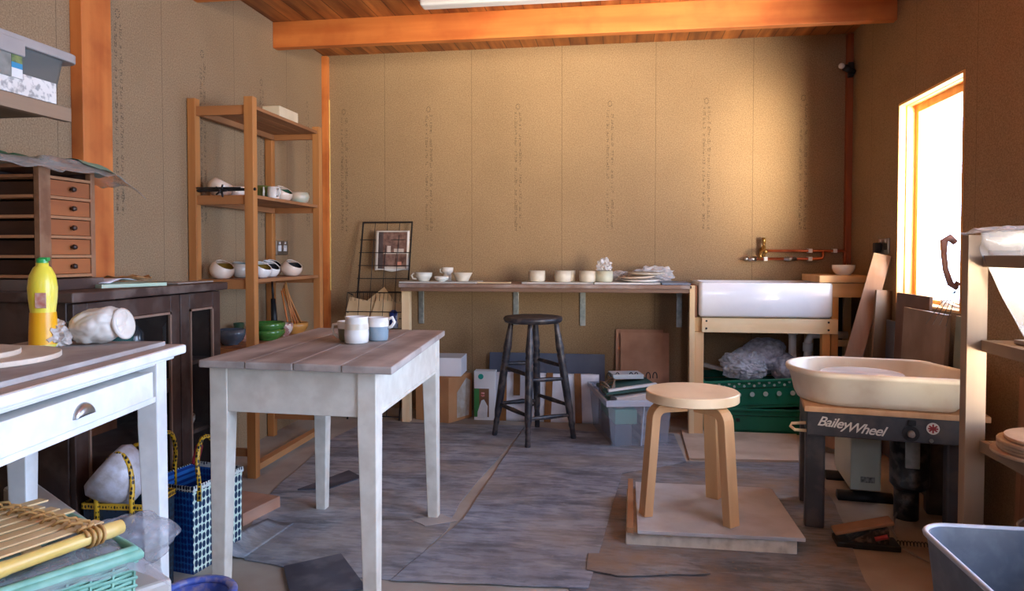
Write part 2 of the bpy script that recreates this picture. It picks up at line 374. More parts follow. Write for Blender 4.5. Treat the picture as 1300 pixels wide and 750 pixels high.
# ------------------------------------------------------------------ back bench
t = thing('wall_bench', 'long worn wooden bench along the back wall on metal brackets', 'workbench', (0,0,0))
M().box(-1.33, .42, 4.20, 4.665, .845, .868).build('worktop', m_benchtop, t, bevel=.004)
M().box(-1.32, .42, 4.205, 4.245, .822, .845).build('front_lipping', wood('bench_lip',(96,70,56),(128,98,80),'x'), t, bevel=.003)
for x in (-1.315,-.67,-.23,.385):
    b = M().box(x-.018, x+.018, 4.655, 4.669, .58, .845).box(x-.018, x+.018, 4.27, 4.66, .835, .845)
    pass
    b.build('bracket', m_galv, t, bevel=.002)
M().box(-1.335,-1.285,4.28,4.33,0,.822).build('leg', m_pine_z, t, bevel=.002)
M().box(.07,.16,4.25,4.40,.832,.845).build('packing_piece', m_pine_x, t, bevel=.001)
M().box(-1.33,.42,4.62,4.655,.80,.845).build('back_batten', wood('bench_lip',(96,70,56),(128,98,80),'x'), t)

# sink and its timber stand
t = thing('sink_stand', 'pale new timber stand carrying the white trough sink', 'stand', (0,0,0))
M().box(.475,1.215,4.20,4.24,.60,.683).build('front_rail', m_pine_x, t, bevel=.002)
M().box(.405,.435,4.2,4.255,0,.868).build('leg', m_pine_z, t, bevel=.002)
M().box(.436,.487,4.212,4.262,0,.60).build('leg', wood('pine_warm',(214,170,118),(232,194,146),'z'), t, bevel=.002)
M().box(1.135,1.178,4.215,4.262,0,.60).build('leg', wood('pine_warm2',(206,148,84),(226,172,108),'z'), t, bevel=.002)
M().box(.436,.487,4.56,4.61,0,.60).build('leg', m_pine_z, t, bevel=.002)
M().box(1.135,1.178,4.56,4.61,0,.60).build('leg', m_pine_z, t, bevel=.002)
M().box(.436,1.215,4.57,4.61,.60,.683).build('back_rail', m_pine_x, t, bevel=.002)
M().box(.436,.475,4.24,4.57,.60,.683).build('side_rail', m_pine_y, t, bevel=.002)
M().box(.435,.449,4.205,4.6,.683,.868).build('side_board', wood('bench_lip2',(120,72,44),(150,94,60),'y'), t, bevel=.002)
for x,z in ((.50,.665),(.50,.622),(1.165,.665),(1.165,.622)):
    M().cyl((x,4.2015,z),(x,4.1985,z),.006,seg=10).build('screw', m_black, t)
# sink: hollow ceramic trough
b = M(); x0,x1,y0,y1,z0,z1 = .455,1.185,4.185,4.63,.69,.885
k = b.b
def rrect(x0,x1,y0,y1,r,z,n=5):
    out=[]
    for cx,cy,a in ((x1-r,y1-r,0),(x0+r,y1-r,90),(x0+r,y0+r,180),(x1-r,y0+r,270)):
        for i in range(n+1):
            an=R(a+90*i/n); out.append((cx+r*math.cos(an), cy+r*math.sin(an), z))
    return out
def loft(b, rings, cap0=True, cap1=True):
    vv = [[b.b.verts.new(p) for p in rg] for rg in rings]; n = len(rings[0])
    for i in range(len(rings)-1):
        for j in range(n): b.b.faces.new((vv[i][j], vv[i][(j+1)%n], vv[i+1][(j+1)%n], vv[i+1][j]))
    if cap0: b.b.faces.new(vv[0][::-1])
    if cap1: b.b.faces.new(vv[-1])
    return b
loft(b, [rrect(x0+.01,x1-.01,y0+.01,y1-.01,.02,z0), rrect(x0,x1,y0,y1,.025,z0+.012), rrect(x0,x1,y0,y1,.025,z1-.01), rrect(x0+.006,x1-.006,y0+.006,y1-.006,.022,z1),
         rrect(x0+.03,x1-.03,y0+.03,y1-.03,.02,z1), rrect(x0+.036,x1-.036,y0+.036,y1-.036,.02,z1-.012), rrect(x0+.045,x1-.045,y0+.045,y1-.045,.03,z0+.04), rrect(x0+.07,x1-.07,y0+.07,y1-.07,.02,z0+.03)])
s = tag(b.build('trough_sink', m_ceram, smooth=True), 'large white glazed trough sink set on the timber stand', 'sink')
s.modifiers.new('e','EDGE_SPLIT').split_angle = R(50)
# waste pipes below the sink
t = thing('waste_pipe', 'white plastic waste pipe and trap below the trough sink', 'pipe', (0,0,0))
M().cyl((1.03,4.45,.69),(1.03,4.45,.585),.022).cyl((1.03,4.45,.60),(1.03,4.45,.57),.030).cyl((1.03,4.45,.58),(1.03,4.45,.44),.022).build('downpipe', m_plastic_w, t, smooth=True)
M().tube([(1.03,4.45,.46),(1.035,4.45,.41),(1.07,4.45,.385),(1.11,4.45,.41),(1.118,4.45,.46),(1.118,4.45,.53),(1.135,4.45,.565),(1.2,4.45,.57),(1.34,4.45,.57)], .022, 12).build('trap', m_plastic_w, t, smooth=True)
M().cyl((1.118,4.45,.52),(1.118,4.45,.47),.029).build('collar', m_plastic_w, t, smooth=True)
# timber side unit
t = thing('timber_side_table', 'pine side shelf to the right of the sink', 'side table', (0,0,0))
M().box(1.115,1.385,4.21,4.60,.888,.928).build('top_board', wood('pine_mid',(214,164,108),(232,188,134),'x'), t, bevel=.004)
M().box(1.187,1.37,4.225,4.265,.805,.885).build('apron', wood('pine_mid',(214,164,108),(232,188,134),'x'), t, bevel=.002)
M().box(1.187,1.225,4.23,4.268,0,.805).build('leg', wood('pine_warm2',(206,148,84),(226,172,108),'z'), t, bevel=.002)
M().box(1.335,1.375,4.50,4.54,0,.805).build('leg', m_pine_z, t, bevel=.002)
M().box(1.335,1.37,4.268,4.5,.805,.885).build('side_rail', m_pine_y, t, bevel=.002)
M().box(1.226,1.37,4.45,4.47,.50,.54).build('stretcher', m_pine_x, t, bevel=.002)
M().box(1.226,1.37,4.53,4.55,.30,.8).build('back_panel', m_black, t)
bowlprof = lambda r,h,w=.004,foot=.5: [(0,0),(r*foot,0),(r*foot,.004),(r*.86,h*.32),(r*.98,h*.65),(r,h),(r-w,h),(r*.98-w,h*.65),(r*.84-w,h*.35),(r*.45,.010),(0,.009)]
def pot(name, label, cat, prof, m, loc, group=None, seg=28, rot=(0,0,0)):
    return tag(M().lathe(prof, seg).build(name, m, smooth=True, loc=loc, rot=rot), label, cat, group)
pot('bowl','small round white bowl on the pine shelf beside the sink','bowl',bowlprof(.062,.058,.004,.62), m_glaze,(1.275,4.32,.928))

# copper pipes & tap
t = thing('copper_pipework', 'copper water pipes with a brass tap on the back wall above the sink', 'pipes', (0,4.63,0))
M().tube([(.895,0,1.068),(1.2,0,1.068),(1.36,0,1.068),(1.372,0,1.062),(1.375,0,1.05),(1.375,0,.935)],.0085,10).build('upper_pipe', m_copper, t, smooth=True)
M().tube([(.83,0,1.018),(1.22,0,1.018),(1.243,0,1.022),(1.247,0,1.035),(1.247,0,1.068)],.0085,10).build('lower_pipe', m_copper, t, smooth=True)
for x,z in ((1.17,1.068),(1.315,1.068),(1.17,1.018),(.905,1.018)):
    M().box(x-.012,x+.012,-.014,.038,z-.013,z+.013).build('pipe_clip', m_plastic_w, t, bevel=.003)
M().cyl((.80,0,1.018),(.85,0,1.018),.016).cyl((.782,0,1.018),(.80,0,1.018),.011).build('end_fitting', m_steel, t, smooth=True)
M().cyl((1.03,0,1.018),(1.075,0,1.018),.014).cyl((1.015,0,1.018),(1.09,0,1.018),.011).build('isolating_valve', m_steel, t, smooth=True)
b = M().cyl((.895,0,1.03),(.895,0,1.10),.013).cyl((.895,0,1.1),(.895,0,1.115),.008).box(.885,.905,-.01,.01,1.112,1.15).cyl((.895,.02,1.068),(.895,-.06,1.062),.012)
b.tube([(.895,-.03,1.065),(.87,-.055,1.06),(.862,-.065,1.04),(.862,-.066,1.02)],.009,10)
b.cyl((.895,.038,1.068),(.895,.02,1.068),.022).build('tap', m_brass, t, smooth=True)

# sockets, corner lamp
def socket(label, loc, rz, plug=False):
    t = thing('wall_socket', label, 'socket', loc, rz)
    M().box(-.073,.073,-.010,0,-.043,.043).build('face_plate', m_steel, t, bevel=.003)
    for sx in (-.035,.035):
        M().box(sx-.018,sx+.018,-.0125,-.010,-.02,.016).build('outlet', m_black if plug else m_plastic_w, t, bevel=.001)
        M().box(sx-.006,sx+.006,-.014,-.010,.022,.036).build('switch', m_plastic_w, t, bevel=.001)
    if plug:
        M().box(-.058,-.012,-.045,-.0125,-.035,.02).build('plug', m_black, t, bevel=.006)
        M().tube([(-.035,-.04,-.03),(-.035,-.045,-.08),(-.037,-.04,-.2),(-.03,-.03,-.4),(-.035,-.03,-.75)],.004,8).build('flex', m_black, t, smooth=True)
    return t
socket('steel double wall socket on the left wall behind the shelf rack', (XL,4.02,1.085), 90)
socket('steel double socket with a black plug on the right wall before the window', (XR,4.07,1.09), -90, True)
t = thing('clamp_lamp', 'small black clamp lamp fixed high in the right corner', 'lamp', (1.372,4.60,2.165))
M().cyl((-.03,-.03,.005),(.03,-.005,-.02),.022,.016,14).build('lamp_head', m_black, t, smooth=True)
M().blob((-.052,-.04,.012),(.018,.018,.018),.02).build('bulb', m_glaze, t, smooth=True)
M().box(0,.03,.0,.03,-.045,.045).box(.01,.02,-.03,.03,-.01,.005).build('clamp', m_black, t, bevel=.004)

# ------------------------------------------------------------------ things on the bench
ZB = .868
tag(M().box(-1.345,-.86,4.26,4.50,ZB,ZB+.010).build('work_board', mat('pale_board',(176,176,172),(196,196,192),.8,10), bevel=.002),'pale grey board under the small bowls at the left end of the back bench','board')
tag(M().box(-.86,-.655,4.30,4.36,ZB,ZB+.008).build('wooden_strip', m_pine_x, bevel=.002),'thin pale wooden strip lying on the back bench between the two groups of pots','strip')
tag(M().box(-.58,-.148,4.27,4.46,ZB,ZB+.010).build('work_board', mat('pale_board',(176,176,172),(196,196,192),.8,10), bevel=.002),'grey board under the row of straight stoneware cups','board')
tag(M().box(-.142,.245,4.26,4.48,ZB,ZB+.011).build('work_board', mat('pale_board2',(196,196,194),(212,212,210),.8,10), bevel=.002),'pale board under the stacked plates at the right of the back bench','board')
tag(M().box(.25,.415,4.24,4.52,ZB,ZB+.012).build('slate_slab', mat('slate',(96,108,128),(124,136,154),.5,8), bevel=.003),'blue grey slab lying on the bench beside the sink','slab')
zb = ZB+.010
t = thing('mug','pale handled mug at the left end of the back bench','mug',(-1.205,4.33,zb))
M().lathe([(0,0),(.03,0),(.034,.006),(.050,.03),(.054,.055),(.050,.055),(.046,.03),(.028,.008),(0,.007)],28).build('body', mat('pale_blue_glaze',(206,210,204),(226,228,222),.25,6,coat=.3), t, smooth=True)
M().tube([(-.045,0,.047),(-.068,0,.05),(-.08,0,.036),(-.07,0,.017),(-.042,0,.015)],.006,8).build('handle', m_glaze, t, smooth=True)
pot('bowl','small shallow pale blue bowl between the mug and the wide bowl','bowl',bowlprof(.046,.032,.003,.5), mat('pale_blue_glaze',(206,210,204),(226,228,222),.25,6,coat=.3),(-1.085,4.31,zb))
t = thing('cup','little white cup behind the pale blue bowl','cup',(-1.08,4.44,zb))
M().lathe([(0,0),(.024,0),(.026,.03),(.022,.045),(.036,.058),(.038,.085),(.034,.085),(.032,.06),(.018,.047),(0,.045)],24).build('body', m_glaze, t, smooth=True)
M().tube([(-.034,0,.078),(-.048,0,.072),(-.046,0,.055),(-.03,0,.05)],.005,8).build('handle', m_glaze, t, smooth=True)
pot('bowl','wide flared cream bowl at the right of the small bowls','bowl',[(0,0),(.036,0),(.038,.006),(.062,.055),(.058,.055),(.034,.009),(0,.008)], m_stone,(-.96,4.34,zb))
cupprof = [(0,0),(.044,0),(.050,.006),(.052,.03),(.050,.068),(.046,.068),(.047,.03),(.042,.008),(0,.007)]
for x,y,lab in ((-.495,4.35,'leftmost straight stoneware cup on the back bench'),(-.335,4.34,'stoneware cup in front of another cup on the back bench'),
                (-.315,4.43,'stoneware cup tucked behind the second cup of the row'),(-.185,4.35,'stoneware cup just left of the plastic wrapped cup')):
    pot('stoneware_cup',lab,'cup',cupprof,m_stone,(x,y,zb),'stoneware cups on the back bench')
pot('stoneware_cup','greenish stoneware cup with a crumpled plastic sheet on top','cup',cupprof,mat('green_stone',(178,178,156),(196,196,176),.5,10),(-.085,4.35,ZB+.011),'stoneware cups on the back bench')
film = thin_clear('clear_film', (226,226,230), .45, .3, 18)
tag(M().blob((-.085,4.36,.975),(.042,.042,.04),.5,5,4,flat=.949,seed=3).build('plastic_wrap', film, smooth=False),'crumpled clear plastic sheet heaped on the end cup','plastic')
tag(M().blob((.02,4.50,.905),(.075,.05,.035),.5,5,4,flat=ZB+.012,seed=8).build('plastic_wrap', film, smooth=False),'clear plastic sheet trailing behind the cup towards the plates','plastic')
tag(M().blob((.215,4.555,.915),(.11,.05,.05),.5,6,4,flat=ZB+.012,seed=12).build('plastic_wrap', film, smooth=False),'clump of clear plastic behind the stacked plates','plastic')
plateprof = [(0,0),(.07,0),(.09,.004),(.112,.012),(.112,.016),(.09,.009),(0,.007)]
m_blush = mat('blush_clay',(214,190,168),(226,206,186),.6,12)
for k,(x,y,z,r,lab) in enumerate(((.13,4.37,.879,3,'lowest of the three stacked pale plates on the back bench'),(.11,4.38,.900,-4,'middle of the three stacked pale plates on the back bench'),(.16,4.38,.922,2,'top plate of the three stacked on the back bench'))):
    pot('plate',lab,'plate',plateprof,(m_glaze,m_blush,m_stone)[k],(x,y,z),'stacked plates on the back bench',36,(R(1 if k else 0),R(r*.5 if k else 0),0))

# ------------------------------------------------------------------ wire rack with page
t = thing('wire_rack','dark wire grid rack leaning on the back wall left of the bench','rack',(-1.53,4.30,0),0)
t.rotation_euler = (R(-13.6),0,0)
b = M(); hw = .17; H = 1.30
b.box(-hw,hw,-.006,.006,H-.008,H).box(-hw-.004,-hw+.004,-.005,.005,0,H).box(hw-.004,hw+.004,-.005,.005,0,H).box(-hw,hw,-.005,.005,.02,.028)
b.build('frame', m_black, t)
b = M()
for z in [i*.088+.12 for i in range(13)]: b.tube([(-hw-.012,0,z),(hw+.006,0,z)],.0026,6)
for x in (-.085,0,.085): b.tube([(x,0,.02),(x,0,H)],.0022,6)
b.build('grid_wires', m_black, t)
b = M(); z0,z1 = .57,.80
for z in (z0,(z0+z1)/2-.01,z1): b.tube([(-hw-.03,-.004,z),(-hw-.03,-.10,z),(hw+.01,-.10,z),(hw+.01,-.004,z)],.003,6)
for i in range(15):
    x = -hw-.03 + i*(2*hw+.04)/14
    if i % 3 == 0: b.tube([(x,-.10,z1),(x,-.10,z0),(x,-.005,z0)],.0022,6)
    else: b.tube([(x,-.10,z1),(x,-.10,z1-.055)],.0015,5)
b.build('basket', m_black, t)
b = M().grid(lambda u,v: Vector((-1.605+u*.235, 4.552+v*.03 - .018*math.sin(u*math.pi)*(1-v)*0-.012*math.sin(u*7)*.4, .938+v*.265+.006*math.sin(u*9)*(1-v))), 14, 10)
pg = tag(b.build('magazine_page', mat('page_white',(226,220,214),(236,232,228),.6,5), smooth=True, solid=.001),'torn magazine page of a pottery shelf clipped to the wire rack','page')
def pagepatch(name,u0,u1,v0,v1,m,off):
    M().grid(lambda u,v: Vector((-1.605+(u0+(u1-u0)*u)*.235, 4.552+(v0+(v1-v0)*v)*.03-.0048*math.sin((u0+(u1-u0)*u)*7)-off, .938+(v0+(v1-v0)*v)*.265)), 8, 6).build(name,m,pg,smooth=True)
pagepatch('printed_picture',.1,.93,.05,.97,mat('print_brown',(92,64,56),(140,108,96),.5,30),.0012)
pagepatch('printed_picture',.1,.24,.05,.97,mat('print_dark',(70,58,58),(92,80,80),.5,30),.0018)
pagepatch('printed_picture',.26,.93,.42,.46,mat('print_pale',(196,182,170),(210,198,188),.5,30),.0018)
pagepatch('printed_picture',.36,.46,.46,.62,mat('print_pale',(196,182,170),(210,198,188),.5,30),.0020)
pagepatch('printed_picture',.55,.84,.46,.55,mat('print_pale',(196,182,170),(210,198,188),.5,30),.0020)
pagepatch('printed_picture',.66,.78,.12,.22,mat('print_coral',(206,140,120),(214,150,130),.5,30),.0018)
pagepatch('printed_picture',.3,.9,.05,.1,mat('print_pale',(196,182,170),(210,198,188),.5,30),.0018)
env = mat('manila',(206,176,134),(220,192,150),.7,8)
for k,(x,z,a,y,lab) in enumerate(((-1.65,.69,-12,4.41,'manila envelope at the left in the wire rack basket'),(-1.53,.73,38,4.425,'tilted manila envelope poking up from the wire rack basket'),(-1.47,.685,-16,4.40,'manila envelope leaning right in the wire rack basket'))):
    tag(M().box(-.09,.09,-.0015,.0015,-.065,.065).build('envelope', env, loc=(x,y,z), rot=(R(-10),R(-a),0)),lab,'envelope','envelopes in the wire rack basket')
tag(M().lathe([(0,0),(.028,0),(.028,.10),(.012,.115),(0,.115)],20).build('spray_can', mat('blue_white_can',(36,60,140),(210,214,226),.35,14,lo=.48,hi=.52), smooth=True, loc=(-1.425,4.40,.575)),'small blue and white can in the wire rack basket','can')

# ------------------------------------------------------------------ under the bench
t = thing('cardboard_box','brown cardboard box on the floor below the left of the bench','box',(0,0,0))
P4 = [(-1.27,4.36),(-1.035,4.28),(-.93,4.48),(-1.16,4.56)]
M().prism(P4,0,.285).build('body', m_card, t, bevel=.003)
M()._add([(-.999,4.345,.02),(-.945,4.448,.02),(-.937,4.464,.24),(-.957,4.425,.262),(-.999,4.345,.18)],[(0,1,2,3,4)]).build('torn_label', mat('worn_label',(196,192,186),(176,160,140),.7,20), t, loc=(.0012,-.0006,0), recalc=False)
tag(M().box(-.13,.13,-.11,.11,0,.115).build('white_box', mat('bright_card',(224,228,236),(232,235,242),.6,5), bevel=.003, loc=(-1.1,4.42,.287), rot=(0,0,R(3))),'low white box standing on the brown cardboard box','box')
t = thing('packaging_carton','slim upright white carton with green and brown front under the bench','carton',(-.833,4.42,0),2)
M().box(-.068,.068,-.02,.06,0,.31).build('carton', mat('bright_card2',(222,222,222),(230,230,230),.5,5), t, bevel=.002)
M().box(-.067,-.034,-.0215,-.02,.02,.20).build('printed_panel', mat('print_green',(52,120,60),(70,140,72),.5,5), t)
M().box(-.034,.028,-.0215,-.02,.02,.20).build('printed_panel', mat('print_bark',(112,72,44),(132,90,58),.5,12), t)
M().prism([(-.046,.012),(.016,.012),(.02,.09),(-.004,.132),(-.020,.125),(-.045,.05)],.0215,.0225,Matrix.Rotation(R(90),4,'X')).build('printed_picture', mat('print_grey',(206,206,208),(222,222,222),.5,30), t)
M().cyl((-.024,-.020,.276),(-.024,-.0217,.276),.017,seg=20).build('printed_disc', mat('print_teal',(36,160,140),(50,172,150),.5,5), t)
for z in (.166,.150): M().box(-.022,.0,-.0228,-.0215,z,z+.010).build('printed_letters', mat('print_red',(200,50,50),(220,170,160),.5,90), t)
tag(M().box(-.84,-.085,-.006,.006,0,.405).build('blue_board', mat('slate_blue',(74,82,102),(90,98,118),.6,5), bevel=.002, loc=(0,4.565,0), rot=(R(-9),0,0)),'large slate blue board leaning on the wall behind the dark stool','board')
t = thing('wrapped_parcel','long parcel in white plastic with brown tape behind the dark stool','parcel',(-.445,4.42,0)); t.rotation_euler=(R(-6),0,0)
wrap = mat('parcel_plastic',(206,206,214),(226,226,232),.35,9,bump=.8)
b = M().box(-.325,.325,-.02,.02,0,.30); bmesh.ops.subdivide_edges(b.b, edges=b.b.edges, cuts=12, use_grid_fill=True)
for v in b.b.verts:
    if v.co.z > .01: v.co += Vector((noise.noise(v.co*9)*.008, noise.noise(v.co*14+Vector((3,0,0)))*.010, noise.noise(v.co*7)*.008))
b.build('wrapping', wrap, t, smooth=True)
tape = mat('parcel_tape',(122,78,40),(146,98,56),.3,14)
for x,z0,k in ((-.27,.0,.0),(-.185,.16,.0),(.01,.0,.012),(.205,.0,-.01)):
    M().grid(lambda u,v: Vector((x-.02+u*.042+k*v, -.030-.002*math.sin(v*9), z0+v*(.305-z0))),3,10).build('brown_tape', tape, t, solid=.001)
M().tube([(-.20,-.034,.125),(-.15,-.036,.135),(-.08,-.036,.13),(-.06,-.036,.11),(-.09,-.036,.10)],.006,8).build('carry_strap', m_black, t, smooth=True)
hb = mat('hardboard',(176,128,98),(190,142,112),.6,9)
tag(M().box(-.155,.145,-.002,.002,0,.565).build('hardboard_sheet', hb, loc=(.14,4.60,0), rot=(R(-5.5),0,0)),'rear tan hardboard sheet leaning on the wall behind the plastic tub','board','hardboard sheets')
tag(M().box(-.14,.165,-.002,.002,0,.548).build('hardboard_sheet', mat('hardboard2',(182,134,104),(200,152,122),.6,9), loc=(.155,4.57,0), rot=(R(-5.5),0,0)),'front tan hardboard sheet leaning behind the plastic tub','board','hardboard sheets')

# storage tub with binders
t = thing('storage_tub','clear plastic storage tub full of binders on the floor','storage tub',(0,0,0))
tubm = thin_clear('tub_plastic',(196,206,224),.22,.2)
B0 = [(-.03,3.87),(.265,3.93),(.165,4.43),(-.15,4.37)]; B1 = [(-.055,3.84),(.285,3.905),(.180,4.46),(-.175,4.40)]
def q3(P,z): return [(x,y,z) for x,y in P]
b = M(); loft(b,[q3(B0,.0),q3(B1,.25)],True,False); b.build('tub_wall', tubm, t, solid=.003)
def off(P,d):
    cx=sum(p[0] for p in P)/4; cy=sum(p[1] for p in P)/4
    return [(cx+(x-cx)*d, cy+(y-cy)*d) for x,y in P]
rim = thin_clear('tub_rim',(206,214,230),.7,.25)
b = M(); loft(b,[q3(off(B1,1.0),.228),q3(off(B1,1.05),.232),q3(off(B1,1.05),.258),q3(off(B1,1.0),.262)],False,False); b.build('rim', rim, t, solid=.002)
M().beam((.125,3.898,.01),(.14,3.868,.235),.006,.006).build('corner_rib', rim, t)
def inner(name,label,cat,u0,u1,v0,v1,z0,z1,m,group=None,child=None,tilt=None):
    o = Vector((B0[0][0],B0[0][1],0)); ux = Vector((.98,.2,0)); uy = Vector((-.22,.975,0))
    b = M(); P=[o+ux*u+uy*v for u,v in ((u0,v0),(u1,v0),(u1,v1),(u0,v1))]
    b.prism([(p.x,p.y) for p in P],z0,z1)
    if tilt:
        for v in b.b.verts: v.co.z += tilt*((v.co-o).dot(ux)-u0)/(u1-u0)
    ob = b.build(name,m,child,bevel=.003)
    return tag(ob,label,cat,group) if label else ob
inner('folder','dark grey folder standing low inside the plastic tub','folder',.02,.11,.02,.40,.006,.12,mat('folder_grey',(90,104,120),(104,118,132),.6,5))
inner('folder','green folder showing through the front of the plastic tub','folder',.02,.14,.02,.42,.122,.20,mat('folder_green',(96,170,150),(110,182,162),.6,5))
inner('paper_stack','stack of papers at the right inside the plastic tub','paper',.16,.26,.02,.40,.006,.17,mat('paper_mix',(190,180,180),(150,140,150),.7,60,(.1,.1,1)))
inner('cloth','folded pale cloth at the front top of the plastic tub','cloth',.03,.26,.03,.2,.206,.262,mat('pale_cloth',(196,186,182),(212,204,200),.9,12,bump=.5),tilt=.03)
inner('ring_binder','dark green ring binder lying open across the plastic tub','binder',-.02,.27,.06,.36,.272,.288,mat('binder_green',(36,74,70),(48,88,82),.5,5),tilt=.035)
bb = inner('binder_strip','white punched plastic strip on top of the dark binder','strip',-.01,.26,.05,.085,.292,.304,m_plastic_w,tilt=.035)
g2 = inner('ring_binder','pale grey ring binder at the back of the plastic tub','binder',.06,.24,.26,.40,.326,.352,mat('binder_grey',(176,186,190),(190,198,200),.5,5),tilt=.0)
for i,u in enumerate((.04,.09,.17,.2,.27,.31)):
    o = Vector((-.03,3.87,0))+Vector((.98,.2,0))*u+Vector((-.22,.975,0))*.28
    M().tube([(o.x+.012*math.sin(a), o.y-.0, .335+.026*math.cos(a)) for a in [R(d) for d in range(-110,111,20)]],.003,6).build('binder_ring', m_black, g2, smooth=True)
o = Vector((-.06,4.02,.28))
tag(M().tube([o+Vector((.035*math.cos(a)+.01*math.sin(3*a), .05*math.sin(a), .03*math.sin(2*a)+a*.003)) for a in [i*.5 for i in range(30)]],.005,7).build('cable_coil', mat('brown_cable',(92,72,56),(120,98,80),.5,10), smooth=True),'tangle of dark cable over the left edge of the plastic tub','cable')

# stack under sink: green crates and bags
def crate(label, loc, rz, w, d, h, m, tiltx=0, tilty=0):
    t = thing('plastic_crate', label, 'crate', loc, rz, 'green crates under the sink', rot=(R(tiltx),R(tilty),R(rz)))
    b = M()
    for z0,z1,e in ((0,h*.12,.0),(h*.12,h*.7,.006),(h*.72,h,.012)):
        b.box(-w/2-e,w/2+e,-d/2-e,-d/2+.006-e,z0,z1).box(-w/2-e,w/2+e,d/2-.006+e,d/2+e,z0,z1).box(-w/2-e,-w/2+.006-e,-d/2,d/2,z0,z1).box(w/2-.006+e,w/2+e,-d/2,d/2,z0,z1)
    b.box(-w/2,w/2,-d/2,d/2,0,.006); b.build('crate_body', m, t, bevel=.002)
    M().box(-w/2-.016,w/2+.016,-d/2-.022,-d/2-.010,h-.015,h).box(-w/2-.016,w/2+.016,d/2+.010,d/2+.022,h-.015,h).box(-w/2-.024,-w/2-.012,-d/2-.02,d/2+.02,h-.015,h).box(w/2+.012,w/2+.024,-d/2-.02,d/2+.02,h-.015,h).build('crate_rim', m, t, bevel=.003)
    return t
gr = mat('crate_green',(8,92,70),(14,108,82),.35,5)
c1 = crate('lower dark green plastic crate on the floor beneath the sink',(.80,4.50,0),1,.60,.40,.15,gr)
M().box(-.12,-.10,-.214,-.206,.07,.09).build('slot', m_black, c1)
c2 = crate('upper green plastic crate with a row of holes, filled with plastic bags',(.82,4.47,.155),1,.60,.38,.17,gr,0,-3.5)
lp = mat('hole_pale',(150,170,166),(176,190,186),.5,20)
for i in range(7):
    x = -.2+i*.075
    M().cyl((x,-.2035,.085),(x,-.2065,.085),.014,seg=12).build('leaf_hole', lp, c2).scale = (1,1,1)
for i in range(20):
    x = -.26+i*.028; z = .150 if i%2 else .134
    M().cyl((x,-.203,z),(x,-.2075,z),.0075,seg=8).build('vent_hole', lp, c2)
bubble = thin_clear('bubble_wrap',(196,204,226),.62,.35,40)
bag = thin_clear('clear_bag',(214,218,226),.5,.25,14)
T = Matrix.Rotation(R(-14),4,'Y')
tag(M().blob((.85,4.48,.43),(.155,.11,.10),.22,3,5,seed=2,T=T).build('bubble_wrap', bubble, smooth=True),'blue tinted bubble wrap piled high in the green crate','bubble wrap')
tag(M().blob((.74,4.38,.385),(.12,.08,.085),.3,5,5,seed=5).build('plastic_bag', bag, smooth=False),'crumpled clear plastic bag at the front of the green crate','plastic bag')
tag(M().blob((.99,4.41,.37),(.085,.08,.08),.22,3,5,seed=9).build('bubble_wrap', bubble, smooth=True),'bubble wrap bundle at the right of the green crate','bubble wrap')
tag(M().box(-.12,.12,-.03,.03,-.01,.01).build('cardboard_scrap', mat('grey_card',(120,112,104),(140,130,120),.8,9), loc=(.6,4.42,.36), rot=(0,R(14),R(8))),'grey cardboard scrap lying in the left of the green crate','card')
tag(M().prism([(.37,4.28),(.36,3.69),(.90,3.73),(1.02,4.28)],0,.012).build('floor_board', mat('pale_floorboard',(186,170,152),(200,184,166),.8,4,c3=(156,134,112),amt3=.4,scale3=5)),'pale board lying flat on the floor in front of the green crates','board')

# ------------------------------------------------------------------ dark turned stool
t = thing('turned_stool','tall black painted stool with turned legs in front of the bench','stool',(-.48,4.02,0))
mb = mat('black_paint_worn',(30,30,36),(52,52,60),.4,16,c3=(150,130,116),amt3=.22,scale3=26)
M().lathe([(0,.66),(.145,.66),(.16,.664),(.168,.675),(.168,.687),(.162,.694),(.14,.697),(.02,.694),(0,.694)],40).build('seat', mb, t, smooth=True)
feet = [(-.225,.01),(.0,-.235),(0,.225),(.235,-.01)]
lp_ = [(.013,0),(.016,.02),(.015,.10),(.018,.13),(.015,.16),(.020,.22),(.022,.45),(.023,.60),(.020,.64),(.024,.655),(.020,.67),(.024,.685),(.020,.70),(.024,.72),(.019,.74),(.024,.77),(.021,.82),(.015,.95),(.013,1)]
for fx,fy in feet:
    M().turned((fx,fy,0),(fx*.56,fy*.56,.665),lp_).build('leg', mb, t, smooth=True)
def lp3(f,z): k = 1-.44*z/.665; return Vector((f[0]*k,f[1]*k,z))
for (a,b_,z) in ((0,1,.40),(0,2,.42),(1,3,.36),(2,3,.43),(0,1,.185),(0,2,.19),(1,3,.155),(2,3,.21)):
    A = lp3(feet[a],z); B = lp3(feet[b_],z-.015)
    M().turned(A,B,[(.008,0),(.010,.15),(.013,.5),(.010,.85),(.008,1)],10).build('rung', mb, t, smooth=True)

# ------------------------------------------------------------------ slab stack and three legged stool
tag(M().prism([(.03,2.575),(.62,2.575),(.62,3.06),(.04,3.06)],0,.05).build('plaster_slab', mat('foam_slab',(206,190,170),(220,206,188),.8,30,(1,1,.3),c3=(150,130,112),amt3=.4,scale3=20), bevel=.004),'thick pale slab on the floor under the bentwood stool','slab')
tag(M().prism([(.07,2.55),(.645,2.565),(.64,3.10),(.075,3.10)],.052,.066).build('plasterboard_sheet', mat('dusty_board',(172,170,170),(192,190,190),.8,5,c3=(160,140,124),amt3=.3,scale3=7), bevel=.002),'dusty grey board on top of the slab, carrying the bentwood stool','board')
tag(M().beam((.045,2.56,.061),(.055,3.08,.075),.022,.02).build('wood_strip', wood('strip_brown',(150,104,70),(178,130,92),'y'), bevel=.001),'narrow brown wooden strip along the left edge of the slab','strip')
t = thing('bentwood_stool','low round birch stool with three bent legs on the slab','stool',(.28,2.78,.067))
